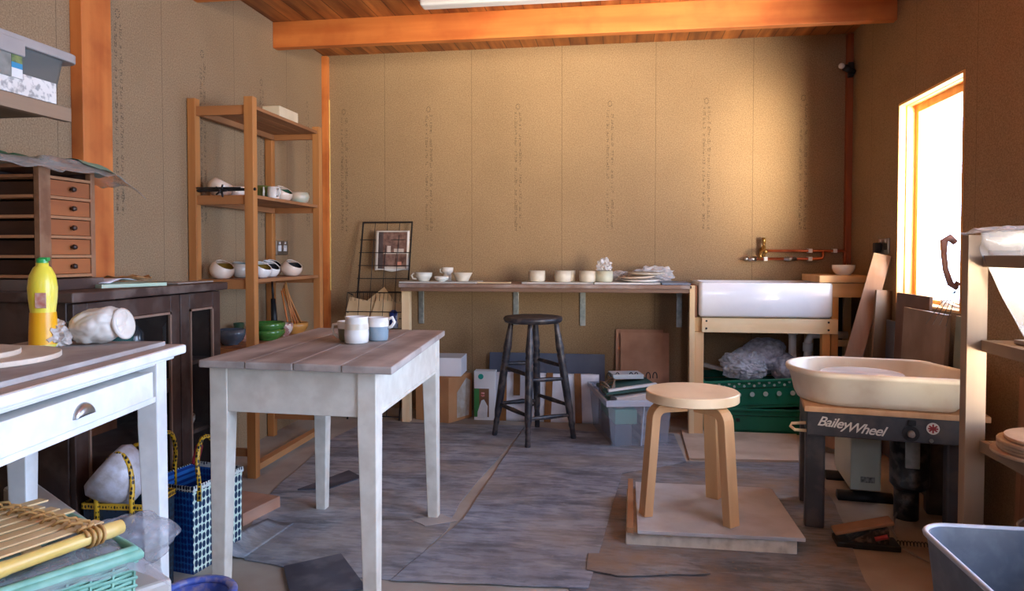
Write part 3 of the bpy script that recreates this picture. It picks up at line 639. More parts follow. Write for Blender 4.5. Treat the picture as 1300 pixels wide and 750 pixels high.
birch = mat('birch',(222,194,154),(236,212,176),.4,8,(1,.2,1),c3=(202,166,122),amt3=.4,scale3=6)
M().lathe([(0,.425),(.17,.425),(.174,.428),(.174,.459),(.171,.462),(0,.462)],48).build('seat', birch, t, smooth=True).modifiers.new('e','EDGE_SPLIT').split_angle = R(40)
legm = wood('birch_leg',(190,144,98),(212,168,120),'z')
for ang in (203,312,57):
    c, s_ = math.cos(R(ang)), math.sin(R(ang)); rx = .165; pts = []
    pts.append((.03,.405)); pts.append((rx-.05,.405))
    for d in range(0,91,15): pts.append((rx-.045+.04*math.sin(R(d)), .365+.04*math.cos(R(d))))
    pts.append((rx+.025,0))
    b = M(); th = .017; w = .026; rows=[]
    for i,(r_,z_) in enumerate(pts):
        a_ = pts[max(i-1,0)]; c_ = pts[min(i+1,len(pts)-1)]; dx,dz = c_[0]-a_[0], c_[1]-a_[1]; l_ = math.hypot(dx,dz); nx,nz = -dz/l_, dx/l_
        rg = []
        for (o1,o2) in ((1,1),(1,-1),(-1,-1),(-1,1)):
            rr = r_+nx*th*o1; zz = z_+nz*th*o1; yy = w*o2
            if i == len(pts)-1: zz = 0
            rg.append((rr*c-yy*s_, rr*s_+yy*c, zz))
        rows.append(rg)
    loft(b, rows); b.build('leg', legm, t, bevel=.002)

# ------------------------------------------------------------------ centre table
TQ = [Vector(p) for p in ((-1.205,1.905,0),(-.608,1.862,0),(-.690,2.79,0),(-1.237,2.815,0))]
def tq(u,v):   # bilinear position on the table top
    return (TQ[0]*(1-u)+TQ[1]*u)*(1-v)+(TQ[3]*(1-u)+TQ[2]*u)*v
t = thing('work_table','old cream painted table with a bare worn plank top in the centre','table',(0,0,0))
b = M(); n = 4
for i in range(n):
    u0, u1 = i/n+(.002 if i else 0), (i+1)/n
    P = [tq(u0,0),tq(u1,0),tq(u1,1),tq(u0,1)]
    P[0].y += random.uniform(-.004,.004)
    b.prism([(p.x,p.y) for p in P],.72,.742)
b.build('top', m_top_y, t, bevel=.004)
def tapered_leg(cx,cy,zt,ht,hb,sx,sy,m,t,name='leg',z0=0):
    # outer faces vertical, inner faces taper; sx,sy point to the inside
    b = M()
    def rg(x,y,h,z): return [(x-h,y-h,z),(x+h,y-h,z),(x+h,y+h,z),(x-h,y+h,z)]
    loft(b,[rg(cx-sx*(ht-hb),cy-sy*(ht-hb),hb,z0),rg(cx,cy,ht,zt-.17),rg(cx,cy,ht,zt)])
    return b.build(name,m,t,bevel=.003)
for (lx,ly,sx,sy) in ((-1.172,1.978,1,1),(-.706,1.957,-1,1),(-.732,2.73,-1,-1),(-1.195,2.755,1,-1)):
    tapered_leg(lx,ly,.72,.028,.020,sx,sy,m_cream,t)
def apron(x0,y0,x1,y1): M().beam((x0,y0,.6525),(x1,y1,.6525),.02,.135).build('apron',m_cream,t,bevel=.002)
apron(-1.145,1.963,-.733,1.945); apron(-.692,1.985,-.716,2.705); apron(-1.17,2.765,-.76,2.745); apron(-1.188,2.006,-1.21,2.728)
M().beam((-1.145,1.956,.588),(-.733,1.938,.588),.006,.010).build('moulding',m_cream,t,bevel=.002)
M().beam((-.682,1.985,.59),(-.706,2.705,.59),.006,.012).build('moulding',m_cream,t,bevel=.002)
# cups on centre table
ZT=.743
t = thing('tumbler','tall white glazed jug shaped cup standing in front on the centre table','cup',(-.89,2.34,ZT))
M().lathe([(0,0),(.033,0),(.040,.004),(.042,.03),(.038,.085),(.040,.092),(.037,.092),(.035,.085),(.038,.03),(.033,.008),(0,.007)],32).build('body', m_glaze, t, smooth=True)
M().lathe([(.0412,.048),(.0400,.068)],32).build('glaze_band', mat('sand_glaze',(206,196,174),(218,208,188),.3,30), t, smooth=True, recalc=True)
t = thing('mug','green and cream mug with its handle to the left on the centre table','mug',(-.94,2.40,ZT))
M().lathe([(0,0),(.030,0),(.036,.006),(.040,.045)],32).build('glazed_base', mat('olive_glaze',(96,98,76),(120,120,92),.3,20,coat=.3), t, smooth=True)
M().lathe([(.040,.045),(.042,.070),(.039,.070),(.036,.045),(.028,.008),(0,.008)],32).build('body', m_glaze, t, smooth=True)
M().tube([(-.036,-.008,.060),(-.055,-.012,.058),(-.058,-.012,.040),(-.050,-.012,.022),(-.034,-.008,.010)],.005,8).build('handle', m_glaze, t, smooth=True)
t = thing('mug','grey blue and white mug with its handle to the right on the centre table','mug',(-.845,2.43,ZT))
M().lathe([(0,0),(.033,0),(.036,.005),(.0385,.050)],32).build('glazed_base', mat('greyblue_glaze',(128,148,160),(146,164,174),.3,20,coat=.3), t, smooth=True)
M().lathe([(.0385,.050),(.040,.082),(.037,.082),(.034,.045),(.03,.008),(0,.008)],32).build('body', m_glaze, t, smooth=True)
M().tube([(.036,0,.074),(.055,-.004,.082),(.062,-.004,.066),(.052,-.004,.050),(.036,0,.044)],.006,8).build('handle', m_glaze, t, smooth=True)

# ------------------------------------------------------------------ floor coverings
def sheet(name,label,pts,z,th,m,curl=None,cat='floor covering'):
    b = M(); b.prism(pts,z,z+th)
    o = b.build(name,m); tag(o,label,cat); return o
def linomat(name, a, bcol, dust, amt, ang=0, scuff=.5):
    m = bpy.data.materials.new(name); m.use_nodes = True; n = m.node_tree.nodes; l = m.node_tree.links; b = n['Principled BSDF']
    t = n.new('ShaderNodeTexCoord')
    def noi(scale, stretch, lo, hi, det=9, rough=.6, rot=0):
        mp = n.new('ShaderNodeMapping'); mp.inputs['Scale'].default_value = stretch; mp.inputs['Rotation'].default_value = (0,0,R(rot)); l.new(t.outputs['Object'], mp.inputs[0])
        z = n.new('ShaderNodeTexNoise'); z.inputs['Scale'].default_value = scale; z.inputs['Detail'].default_value = det; z.inputs['Roughness'].default_value = rough
        l.new(mp.outputs[0], z.inputs['Vector']); k = n.new('ShaderNodeMapRange'); k.inputs[1].default_value = lo; k.inputs[2].default_value = hi; l.new(z.outputs['Fac'], k.inputs[0]); return k.outputs[0]
    def mixc(f, x, y, amt=1):
        q = n.new('ShaderNodeMath'); q.operation = 'MULTIPLY'; q.inputs[1].default_value = amt; l.new(f, q.inputs[0])
        k = n.new('ShaderNodeMix'); k.data_type = 'RGBA'; l.new(q.outputs[0], k.inputs[0])
        for i, v in ((6,x),(7,y)):
            if isinstance(v, tuple): k.inputs[i].default_value = lin(v)
            else: l.new(v, k.inputs[i])
        return k.outputs[2]
    c = mixc(noi(5,(1,.45,1),.3,.7,rot=ang), a, bcol)
    c = mixc(noi(9,(.35,1.3,1),.47,.62,rot=ang*.3), c, tuple(v*.66 for v in a), .7)
    c = mixc(noi(30,(.4,1.2,1),.48,.6,rot=ang*.3), c, tuple(v*.66 for v in a), .5)
    c = mixc(noi(26,(.3,1.2,1),.56,.68,rot=ang*.3-6), c, (202,200,204), scuff)
    c = mixc(noi(2.6,(1,1,1),.44,.66), c, dust, amt)
    c = mixc(noi(60,(1,1,1),.58,.7), c, dust, amt*.8)
    l.new(c, b.inputs['Base Color']); b.inputs['Roughness'].default_value = .55; return m
lino = linomat('lino_a',(120,126,138),(168,176,186),(168,156,142),.6,0,.3)
lino2 = linomat('lino_b',(112,120,136),(160,168,182),(164,154,140),.5,20,.3)
lino3 = linomat('lino_c',(106,112,122),(150,154,160),(146,118,92),.95,60,.2)
def wob(P,k=6,a=.008,seed=0):
    out=[]; n=len(P)
    for i in range(n):
        p,q = P[i],P[(i+1)%n]
        for j in range(k):
            f=j/k; x=p[0]+(q[0]-p[0])*f; y=p[1]+(q[1]-p[1])*f
            if j: x+=a*noise.noise(Vector((x*9,y*9,seed))); y+=a*noise.noise(Vector((x*9,y*9,seed+7)))
            out.append((x,y))
    return out
sheet('lino_sheet','large dusty grey lino sheet under the centre table',wob([(-1.26,2.25),(-1.36,2.4),(-1.50,2.9),(-1.60,3.8),(-1.55,4.25),(-.555,4.28),(-.655,2.9),(-.64,2.6),(-.72,2.18),(-.98,2.19)],6,.012),.0015,.003,lino)
sheet('lino_sheet','worn lino sheet under the slab, browned with clay dust',wob([(.36,3.66),(.94,3.73),(.90,3.12),(.80,2.5),(.74,1.9),(.2,1.7),(-.15,2.2),(-.11,2.48),(-.3,3.6)],6,.012,2),.001,.003,lino3)
sheet('lino_sheet','blue grey lino strip running from the dark stool towards the viewer',wob([(-.555,4.26),(-.18,4.18),(.32,4.2),(.34,3.64),(.02,3.4),(-.09,2.21),(-.715,2.17),(-.60,2.72),(-.59,3.1)],6,.006,4),.005,.003,lino2)
sheet('lino_offcut','lino offcut lying over the front edge of the floor sheets',wob([(-.10,2.46),(.20,2.50),(.30,2.36),(.0,2.30),(-.10,2.33)],5,.01,5),.009,.0025,lino3)
sheet('lino_offcut','narrow pale lino offcut under the right back leg of the centre table',wob([(-.80,2.68),(-.70,2.76),(-.62,2.70),(-.73,2.63)],3,.004,1),.005,.002,mat('lino_pale',(156,150,146),(172,166,160),.7,8),cat='floor covering')
tag(M().prism([(-1.10,2.21),(-.95,2.335),(-.77,2.10),(-.99,2.03)],.006,.010).build('lino_tile', mat('lino_dark',(56,60,72),(74,78,90),.5,6,c3=(120,120,128),amt3=.4,scale3=9)),'dark slate coloured lino tile on the floor before the centre table','floor tile')
tag(M().prism([(-1.40,2.95),(-1.28,3.25),(-1.18,3.16),(-1.27,2.98)],.006,.010).build('lino_offcut', mat('lino_dark',(56,60,72),(74,78,90),.5,6)),'dark lino offcut on the floor behind the left back leg of the centre table','floor covering')
tag(M().grid(lambda u,v: Vector((-1.27-.10*u+.03*v, 2.26+.32*v-.02*u, .006+.05*u*u*(1-v*.6))),8,8).build('lino_curl', lino, solid=.003, smooth=True),'curled up corner of lino beside the woven shopping bag','floor covering')
tag(M().box(-.10,.10,-.11,.11,0,.05).build('timber_block', wood('block_pink',(158,116,96),(184,140,116),'y'), bevel=.003, loc=(-1.50,2.66,.0), rot=(0,0,R(-12))),'short reddish timber block on the floor behind the woven bag','block')

# ------------------------------------------------------------------ shelf rack on the left wall
t = thing('shelf_rack','tall open pine rack on the left wall holding rows of pots','shelf',(0,0,0))
for (x,y,w) in ((-1.69,3.105,.022),(-1.69,3.845,.020),(-1.975,3.105,.020),(-1.975,3.845,.020)):
    M().box(x-w,x+w,y-.02,y+.02,0,1.775 if y<3.5 else 1.765).build('upright', m_rack_z, t, bevel=.002)
shelfz = (1.74,1.325,.93,.605)
for z in shelfz:
    b = M()
    for i in range(4): b.box(-1.958+i*.0705,-1.958+i*.0705+.068,3.128,3.822,z-.016,z)
    b.build('shelf_board', m_rack_y, t, bevel=.001)
    for y in (3.105,3.845):
        M().box(-1.955,-1.712,y-.01,y+.01,z-.045,z-.002).build('side_rail', wood('rack_pine3',(150,94,52),(180,120,70),'x'), t, bevel=.001)
    M().box(-1.955,-1.935,3.128,3.822,z-.045,z-.017).build('back_rail', m_rack_y, t, bevel=.001)
M().box(-1.71,-1.67,3.128,3.822,.03,.06).build('front_rail', wood('rack_pine2',(168,116,72),(194,142,92),'y'), t, bevel=.001)
for y in (3.105,3.845): M().box(-1.955,-1.712,y-.01,y+.01,.10,.135).build('side_rail', wood('rack_pine3',(150,94,52),(180,120,70),'x'), t, bevel=.001)
def orb(label, x, y, z, r, h, inn, m, tilt, yaw, open_=.5, group='round open pots on the rack'):
    b = M(); bmesh.ops.create_uvsphere(b.b, u_segments=36, v_segments=24, radius=1)
    nrm = Vector((math.sin(R(tilt)),0,math.cos(R(tilt)))); nrm.rotate(Matrix.Rotation(R(yaw),4,'Z'))
    bmesh.ops.bisect_plane(b.b, geom=b.b.verts[:]+b.b.edges[:]+b.b.faces[:], plane_co=nrm*open_, plane_no=nrm, clear_outer=True)
    for v in b.b.verts:
        v.co = Vector((v.co.x*r, v.co.y*r, max(v.co.z,-.86)*h/1.72+h*.5))
    ob = b.build('round_pot', m, smooth=True, loc=(x,y,z))
    d = ob.modifiers.new('t','SOLIDIFY'); d.thickness=.004; d.offset=-1
    tag(ob, label, 'pot', group)
    b = M(); bmesh.ops.create_uvsphere(b.b, u_segments=36, v_segments=24, radius=1)
    bmesh.ops.bisect_plane(b.b, geom=b.b.verts[:]+b.b.edges[:]+b.b.faces[:], plane_co=nrm*open_*.99, plane_no=nrm, clear_outer=True)
    for v in b.b.verts:
        v.co = Vector((v.co.x*(r-.006), v.co.y*(r-.006), max(v.co.z,-.84)*h/1.72*.97+h*.5))
    b.build('glazed_inside', inn, ob, smooth=True)
    return ob
in_y = mat('ochre_glaze',(130,104,44),(160,130,60),.25,10,coat=.3); in_d = mat('dark_glaze',(34,38,46),(56,60,66),.2,10,coat=.4); in_g = mat('green_glaze',(58,96,76),(84,124,98),.2,10,coat=.4)
z=.931
orb('round cream pot with an ochre inside at the front of the lower rack shelf',-1.875,3.165,z,.057,.086,in_y,m_potpink,36,-15,.62)
orb('round grey pot with a blue rim beside the front upright of the rack',-1.86,3.31,z,.055,.084,mat('blue_rim',(110,150,160),(140,176,182),.3,8),mat('greyglaze',(170,160,146),(190,180,166),.3,8),10,-20,.66)
orb('round white pot with ochre inside just right of the rack front upright',-1.755,3.315,z,.052,.078,in_y,m_glaze,36,-15,.6)
orb('white pot behind the ochre one on the lower rack shelf',-1.78,3.455,z,.050,.078,in_d,m_glaze,38,-15,.6)
orb('dark mouthed white pot at the middle back of the lower rack shelf',-1.845,3.57,z,.050,.084,in_d,m_glaze,30,-15,.6)
orb('small dark mouthed pot at the far back of the lower rack shelf',-1.90,3.72,z,.050,.086,in_d,m_glaze,30,-15,.6)
orb('pinkish pot with a dark mouth near the far end of the lower rack shelf',-1.745,3.63,z,.056,.084,in_d,m_potpink,36,-15,.6)
orb('white pot with a dark mouth nearest the far upright on the lower rack shelf',-1.80,3.745,z,.052,.084,in_d,m_glaze,34,-15,.6)
z=1.326
orb('wide cream pot with a slanting dark mouth at the front of the upper rack shelf',-1.88,3.17,z,.058,.085,in_d,m_potpink,30,20,.6)
orb('round cream pot with a green inside on the upper rack shelf',-1.77,3.575,z,.056,.082,in_g,m_potpink,38,-10,.6)
pot('bowl','round speckled bowl with a green rim at the far end of the upper rack shelf','bowl',[(0,0),(.035,0),(.05,.015),(.058,.04),(.05,.062),(.044,.066),(.04,.062),(.05,.04),(.03,.008),(0,.008)],mat('speckle',(214,190,166),(160,180,160),.3,8,(1,1,2.4),coat=.3),(-1.76,3.755,z))
pot('pot','short cream pot second from the front on the upper rack shelf','pot',[(0,0),(.04,0),(.045,.01),(.046,.05),(.043,.055),(.040,.05),(.038,.01),(0,.008)],m_potpink,(-1.87,3.30,z))
tag(M().box(-.03,.03,-.03,.03,0,.07).build('dark_tin', m_black, bevel=.004, loc=(-1.89,3.45,z)),'small dark square tin behind the front upright of the rack','tin')
def mug(label,loc,m1,m2,rz,r=.038,h=.07):
    t = thing('mug',label,'mug',loc,rz,'mugs on the upper rack shelf')
    M().lathe([(0,0),(r*.85,0),(r*.95,.005),(r,h),(r-.003,h),(r*.92,.01),(0,.009)],28).build('body', m1, t, smooth=True)
    M().tube([(r*.95,0,h*.8),(r+.02,0,h*.82),(r+.024,0,h*.5),(r+.014,0,h*.25),(r*.9,0,h*.2)],.005,8).build('handle', m2, t, smooth=True)
mug('green mug behind the front upright on the upper rack shelf',(-1.80,3.43,z),mat('leaf_green',(88,104,48),(112,126,66),.3,10,coat=.3),m_glaze,-60)
mug('cream mug beside the green mug on the upper rack shelf',(-1.72,3.385,z),m_glaze,m_glaze,-30,.03,.06)
mug('white handled mug between the green mug and the round pots',(-1.83,3.545,z),m_glaze,in_d,-20)
t = thing('clamp_bar','dark metal bar with star shaped knob on the front of the upper rack shelf','tool',(-1.68,3.115,1.345))
M().tube([(-.27,-.022,0),(.02,-.022,.004)],.007,8).build('bar', m_black, t)
M().tube([(-.27,-.03,.012),(-.05,-.03,.010)],.004,8).build('bar', m_black, t)
b = M()
for k in range(5): b.cyl((-.14,-.04,-.004),(-.14+.03*math.cos(R(k*72)),-.045,-.004+.03*math.sin(R(k*72))),.006,.004,8)
b.build('star_knob', m_black, t, smooth=True)
tag(M().box(-.05,.05,-.11,.11,0,.095).build('block', mat('cream_block',(214,196,162),(226,208,176),.7,8), bevel=.004, loc=(-1.83,3.69,1.741)),'cream coloured block on the top shelf of the rack','block')
z=.606
pot('bowl','deep blue grey bowl at the front of the lowest visible rack shelf','bowl',bowlprof(.070,.075,.004,.55),mat('slate_glaze',(64,74,86),(92,102,112),.2,8,coat=.4),(-1.875,3.235,z))
pot('pot','small terracotta pot behind the blue grey bowl','pot',[(0,0),(.028,0),(.034,.06),(.031,.06),(.025,.006),(0,.006)],mat('terracotta',(176,112,86),(190,126,98),.7,10),(-1.88,3.37,z))
pot('pot','little dark pot with green rim beside the terracotta pot','pot',[(0,0),(.02,0),(.026,.09),(.023,.09),(.018,.006),(0,.006)],mat('deepgreen',(40,66,50),(60,90,68),.3,8),(-1.925,3.40,z))
for k,lab in enumerate(('lower bright green bowl of the stack on the rack','upper bright green bowl of the stack on the rack')):
    pot('bowl',lab,'bowl',bowlprof(.086,.055,.004,.55),mat('bright_green',(44,88,34),(78,128,56),.2,12,coat=.5),(-1.79,3.45,z+k*.036),'stacked green bowls')
pot('bowl','patterned white bowl right of the green bowls','bowl',bowlprof(.055,.068,.004,.6),mat('patterned',(214,196,182),(160,110,100),.4,45,lo=.5,hi=.56),(-1.80,3.63,z))
pot('bowl','amber coloured bowl below the bundle of sticks','bowl',bowlprof(.072,.06,.004,.6),mat('amber',(170,112,48),(196,140,70),.3,10,coat=.3),(-1.79,3.76,z))
for k in range(7):
    y0 = 3.72+.014*k; lean = -.05+.022*k
    tag(M().tube([(-1.80+.012*(k%3),y0+lean*.6+.02,.618),(-1.85+.015*(k%2),y0-lean*.35-.015,.845+.012*((k*3)%5))],.0048,7).build('wooden_stick', (m_rack_z if k%2 else m_post), smooth=True),'thin wooden stick standing in the amber bowl on the rack','stick','wooden sticks in the amber bowl')
tag(M().cyl((-1.88,3.70,.606),(-1.90,3.72,.80),.02,.013).cyl((-1.90,3.72,.80),(-1.91,3.73,.90),.006).build('paint_brush', m_black, smooth=True),'thick black handled brush standing behind the wooden sticks','brush')

# ------------------------------------------------------------------ dark glazed cabinet
t = thing('glazed_cabinet','dark stained cabinet with glass doors along the left wall','cabinet',(0,0,0))
X0, X1, Y0, Y1, HC = -1.995, -1.60, 1.89, 2.69, .935
M().box(X0,X1+.02,Y0-.02,Y1+.02,HC-.03,HC).build('top', m_dark_y, t, bevel=.004)
M().box(X0,X1-.02,Y0,Y0+.02,0,HC-.03).build('side_panel', m_dark, t, bevel=.002)
M().box(X0,X1-.02,Y1-.02,Y1,0,HC-.03).build('side_panel', m_dark, t, bevel=.002)
M().box(X0,X0+.01,Y0+.02,Y1-.02,0,HC-.03).build('back_panel', m_dark, t)
for z in (.06,.35,.62): M().box(X0+.01,X1-.03,Y0+.02,Y1-.02,z,z+.015).build('shelf', m_dark_y, t)
M().box(X1-.02,X1-.005,Y0,Y1,0,.06).build('plinth', m_dark_y, t)
dirty = thin_clear('dusty_glass',(70,64,60),.12,.12)
def gdoor(y0,y1,midrail):
    d = M().box(X1-.02,X1,y0,y0+.055,.06,HC-.035).box(X1-.02,X1,y1-.055,y1,.06,HC-.035).box(X1-.02,X1,y0+.055,y1-.055,HC-.095,HC-.035).box(X1-.02,X1,y0+.055,y1-.055,.06,.13)
    if midrail: d.box(X1-.02,X1,y0+.055,y1-.055,.55,.60)
    d = d.build('door', m_dark, t, bevel=.003)
    M().box(X1-.013,X1-.010,y0+.05,y1-.05,.12,HC-.09).build('door_glass', dirty, d)
    q = M(); 
    for a0,a1,b0,b1 in ((y0+.055,y0+.063,.13,HC-.095),(y1-.063,y1-.055,.13,HC-.095),(y0+.055,y1-.055,HC-.103,HC-.095)): q.box(X1-.004,X1+.004,a0,a1,b0,b1)
    q.build('glazing_bead', wood('bead_worn',(120,92,76),(146,118,100),'z'), d)
    return d
gdoor(Y0+.005,2.415,True); gdoor(2.42,Y1-.005,False)
for (y,z,r,lab,m) in ((2.24,.636,.05,'teal bottle seen through the left cabinet door',mat('teal_glass',(24,88,88),(40,110,106),.15,5,coat=.5)),(2.32,.636,.035,'dark glass jar seen through the left cabinet door',in_d),(2.54,.636,.03,'pale blue carton standing inside the right cabinet door',mat('paleblue',(140,166,180),(160,180,190),.5,6))):
    tag(M().lathe([(0,0),(r,0),(r,.13),(r*.4,.16),(r*.4,.19),(0,.19)],20).build('bottle', m, smooth=True, loc=(-1.72,y,z)),lab,'bottle')
tag(M().lathe(bowlprof(.06,.05),24).build('bowl', m_stone, smooth=True, loc=(-1.70,2.55,.366)),'stoneware bowl on the middle shelf inside the right cabinet door','bowl')

# drawer chest on cabinet
tag(M().box(-1.99,-1.73,1.93,2.19,HC,HC+.035).build('base_board', m_dark_y, bevel=.002),'dark plank lying under the little chest of drawers','board')
t = thing('drawer_chest','old wooden chest of five small drawers standing on the dark cabinet','chest of drawers',(0,0,HC+.036))
cx0,cx1,cy0,cy1,ch = -1.99,-1.75,1.945,2.18,.345
M().box(cx1-.02,cx1,cy0,cy0+.045,0,ch).build('corner_stile', m_chest_z, t, bevel=.002)
M().box(cx1-.02,cx1,cy1-.02,cy1,0,ch).build('corner_stile', m_chest_z, t, bevel=.002)
M().box(cx0,cx0+.02,cy0,cy1,0,ch).build('back_panel', m_dark, t, bevel=.002)
M().box(cx0,cx1-.02,cy1-.012,cy1,0,ch).build('side_panel', m_dark, t)
M().box(cx0,cx1,cy0,cy1,ch,ch+.012).build('top', m_chest_z, t, bevel=.002)
b = M(); pitch = .062
for i in range(6):
    z = .004+i*pitch
    b.box(cx0+.02,cx1-.001,cy0+.045,cy1-.02,z,z+.009)
b.build('drawer_divider', wood('divider',(150,100,64),(178,126,84),'y'), t)
b = M()
for i in range(6): b.box(cx0+.02,cx1-.022,cy0,cy0+.012,.004+i*pitch,.013+i*pitch)
b.build('runner', wood('runner',(150,96,60),(186,130,88),'x'), t)
for i in range(5):
    z = .004+i*pitch+.0105
    d = M().box(cx1-.018,cx1-.004,cy0+.047,cy1-.022,z,z+pitch-.013).build('drawer', m_oak_y, t, bevel=.001)
    M().box(cx0+.03,cx1-.018,cy0+.055,cy1-.03,z,z+pitch-.018).build('drawer_box', mat('drawer_dark',(60,36,24),(84,52,34),.7,20,(.1,1,1)), d)
    yk = (cy0+.045+cy1-.02)/2; M().cyl((cx1-.004,yk,z+.024),(cx1+.008,yk,z+.024),.004).cyl((cx1+.006,yk,z+.024),(cx1+.014,yk,z+.024),.009,.007).build('knob', mat('dark_knob',(50,34,26),(70,50,40),.4,10), d, smooth=True)
def drape(u,v):
    x = -2.0+.34*u; y = 1.70+v*.62
    z = 1.347+.012*noise.noise(Vector((x*14,y*14,1)))
    if x > -1.74: z -= (x+1.74)*.45
    if y < 1.94: z -= 0.01
    if y > 2.18: z -= (y-2.18)*.42
    if u < .5: z += .05*(.5-u)
    z += .012*noise.noise(Vector((x*25,y*9,4)))
    return Vector((x,y,z))
film2 = thin_clear('dusty_film',(196,190,180),.42,.25,14)
tag(M().grid(drape,30,50).build('plastic_sheet', film2, smooth=True, solid=.0012),'sheet of cloudy plastic draped over the chest of drawers','plastic sheet')
tag(M().grid(lambda u,v: drape(.3+.6*u,.62+.28*v)+Vector((0,0,.006)),10,10).build('green_card', mat('green_card',(120,160,136),(136,176,150),.5,5), smooth=True),'pale green card lying on the plastic sheet over the chest','card')
tag(M().grid(lambda u,v: drape(.15+.4*u,.2+.25*v)+Vector((0,0,.006)),10,10).build('green_card', mat('green_card2',(40,96,66),(56,112,80),.5,5), smooth=True),'dark green card further left on the plastic sheet over the chest','card')
# papers, leaves on cabinet
zc_ = HC
tag(M().box(-.09,.09,-.12,.12,0,.012).build('notebook', mat('note_green',(176,200,172),(190,210,186),.6,5), bevel=.001, loc=(-1.74,2.28,zc_), rot=(0,0,R(-20))),'pale green notebook on the cabinet beside the chest of drawers','notebook')
tag(M().grid(lambda u,v: Vector((-.08+.16*u,-.11+.22*v,.012*math.sin(v*3)+.004)),6,8).build('paper_sheet', mat('paper',(226,226,232),(234,234,238),.6,5), smooth=True, loc=(-1.80,2.26,zc_+.012), rot=(0,0,R(15)), solid=.0006),'loose white papers lying over the green notebook','paper')
b = M(); rnd = random.Random(3)
for k in range(26):
    c = Vector((-1.86+rnd.uniform(-.045,.06),2.49+rnd.uniform(-.09,.09),zc_+.006+rnd.uniform(0,.022))); a = rnd.uniform(0,6.28); l_ = rnd.uniform(.02,.045); w_ = l_*.35; dz = rnd.uniform(-.003,.012)
    d = Vector((math.cos(a),math.sin(a),0)); e = Vector((-math.sin(a),math.cos(a),0))
    b._add([c-d*l_,c+e*w_+Vector((0,0,dz)),c+d*l_,c-e*w_+Vector((0,0,dz*.5))],[(0,1,2),(0,2,3)])
tag(b.build('dried_leaves', mat('dry_leaf',(176,128,76),(204,158,104),.7,20), solid=.0008),'small heap of dried brown leaves on the dark cabinet','leaves',kind='stuff')
tag(M().box(-.05,.05,-.12,.12,0,.004).build('metal_ruler', mat('tin_lid',(150,140,130),(170,160,150),.4,10), loc=(-1.70,2.60,zc_)),'flat grey metal plate at the far end of the cabinet top','plate')

# upper left shelf and boxes
t = thing('wall_shelf','rough wooden shelf high on the left wall holding plastic boxes','shelf',(0,0,0))
M().box(-1.995,-1.60,.9,1.90,1.455,1.475).build('shelf_board', wood('rough_shelf',(98,74,50),(128,100,70),'y',c3=(90,66,44),amt3=.5), t, bevel=.002)
M().box(-1.62,-1.598,.9,1.90,1.438,1.478).build('edge_strip', wood('edge_strip',(130,104,80),(156,130,104),'y'), t, bevel=.001)
M().box(-1.995,-1.96,1.0,1.04,1.25,1.455).build('bracket', m_galv, t)
t = thing('plastic_box','grey lidded plastic storage box with a small sticker on the high left shelf','box',(0,0,1.479))
P = rrect(-1.95,-1.615,1.30,1.91,.03,0); Pl = rrect(-1.965,-1.60,1.285,1.945,.035,0)
def z_(P,z): return [(p[0],p[1],z) for p in P]
b = M(); loft(b,[z_(rrect(-1.94,-1.63,1.32,1.885,.03,0),0),z_(P,.14)],True,True); b.build('box_body', thin_clear('smoky_plastic',(96,104,104),.66,.3), t)
b = M(); loft(b,[z_(Pl,.135),z_(Pl,.162)],True,True).box(-1.607,-1.598,1.60,1.74,.105,.15); b.build('lid', mat('lid_grey',(148,142,138),(164,158,152),.45,5), t, bevel=.004)
M().box(-1.625,-1.612,1.36,1.86,.004,.062).build('white_contents', mat('label_white',(216,208,198),(228,222,212),.7,12,c3=(90,90,90),amt3=.6,scale3=60), t)
M().box(-1.622,-1.606,1.60,1.70,.045,.11).build('sticker', mat('sticker_grey',(110,112,106),(136,136,128),.4,30), t)
M().box(-1.622,-1.605,1.70,1.735,.045,.07).build('sticker', mat('sticker_white',(216,216,210),(224,224,218),.4,30), t)
M().box(-1.622,-1.605,1.70,1.735,.07,.085).build('sticker', mat('sticker_blue',(40,130,170),(50,140,180),.4,5), t)
M().box(-1.622,-1.605,1.70,1.735,.085,.105).build('sticker', mat('sticker_yellow',(126,136,80),(60,90,60),.4,60), t)

# ------------------------------------------------------------------ left table
t = thing('drawer_table','white painted kitchen table with a drawer and cup handle at the left','table',(-1.18,1.81,0),8.7)
M().box(-.47,0,-1.15,0,.776,.80).build('top', m_white, t, bevel=.005)
M().box(-.462,-.006,-1.14,-.006,.8002,.8012).build('worn_surface', wood('bare_top',(168,146,130),(192,172,156),'y',c3=(206,200,194),amt3=.5), t)
M().box(-.45,-.02,-1.12,-.03,.765,.776).build('under_moulding', m_white, t, bevel=.003)
for (cx,cy,sx,sy) in ((-.062,-.07,-1,-1),(-.41,-.07,1,-1),(-.062,-1.08,-1,1),(-.41,-1.08,1,1)):
    tapered_leg(cx,cy,.765,.027,.019,sx,sy,m_white,t)
M().box(-.056,-.037,-1.05,-.10,.66,.675).build('bottom_rail', m_white, t, bevel=.002)
M().box(-.056,-.037,-1.05,-.10,.757,.765).build('top_rail', m_white, t, bevel=.002)
M().box(-.385,-.09,-.075,-.055,.66,.765).build('apron', m_white, t, bevel=.002)
M().box(-.425,-.405,-1.05,-.10,.66,.765).build('apron', m_white, t, bevel=.002)
d = M().box(-.30,-.031,-1.04,-.125,.677,.744).build('drawer', m_white, t, bevel=.002)
b = M()
def cup(u,v):
    a = math.pi*u; p = v*math.pi/2
    return Vector((-.031+.013*math.sin(p)*max(math.sin(a),.0)**.6, -.43+.036*math.cos(a), .698+.030*math.sin(a)*math.cos(p*.9)))
b.grid(cup,20,10); b.build('cup_handle', m_steel, d, smooth=True, solid=.002)
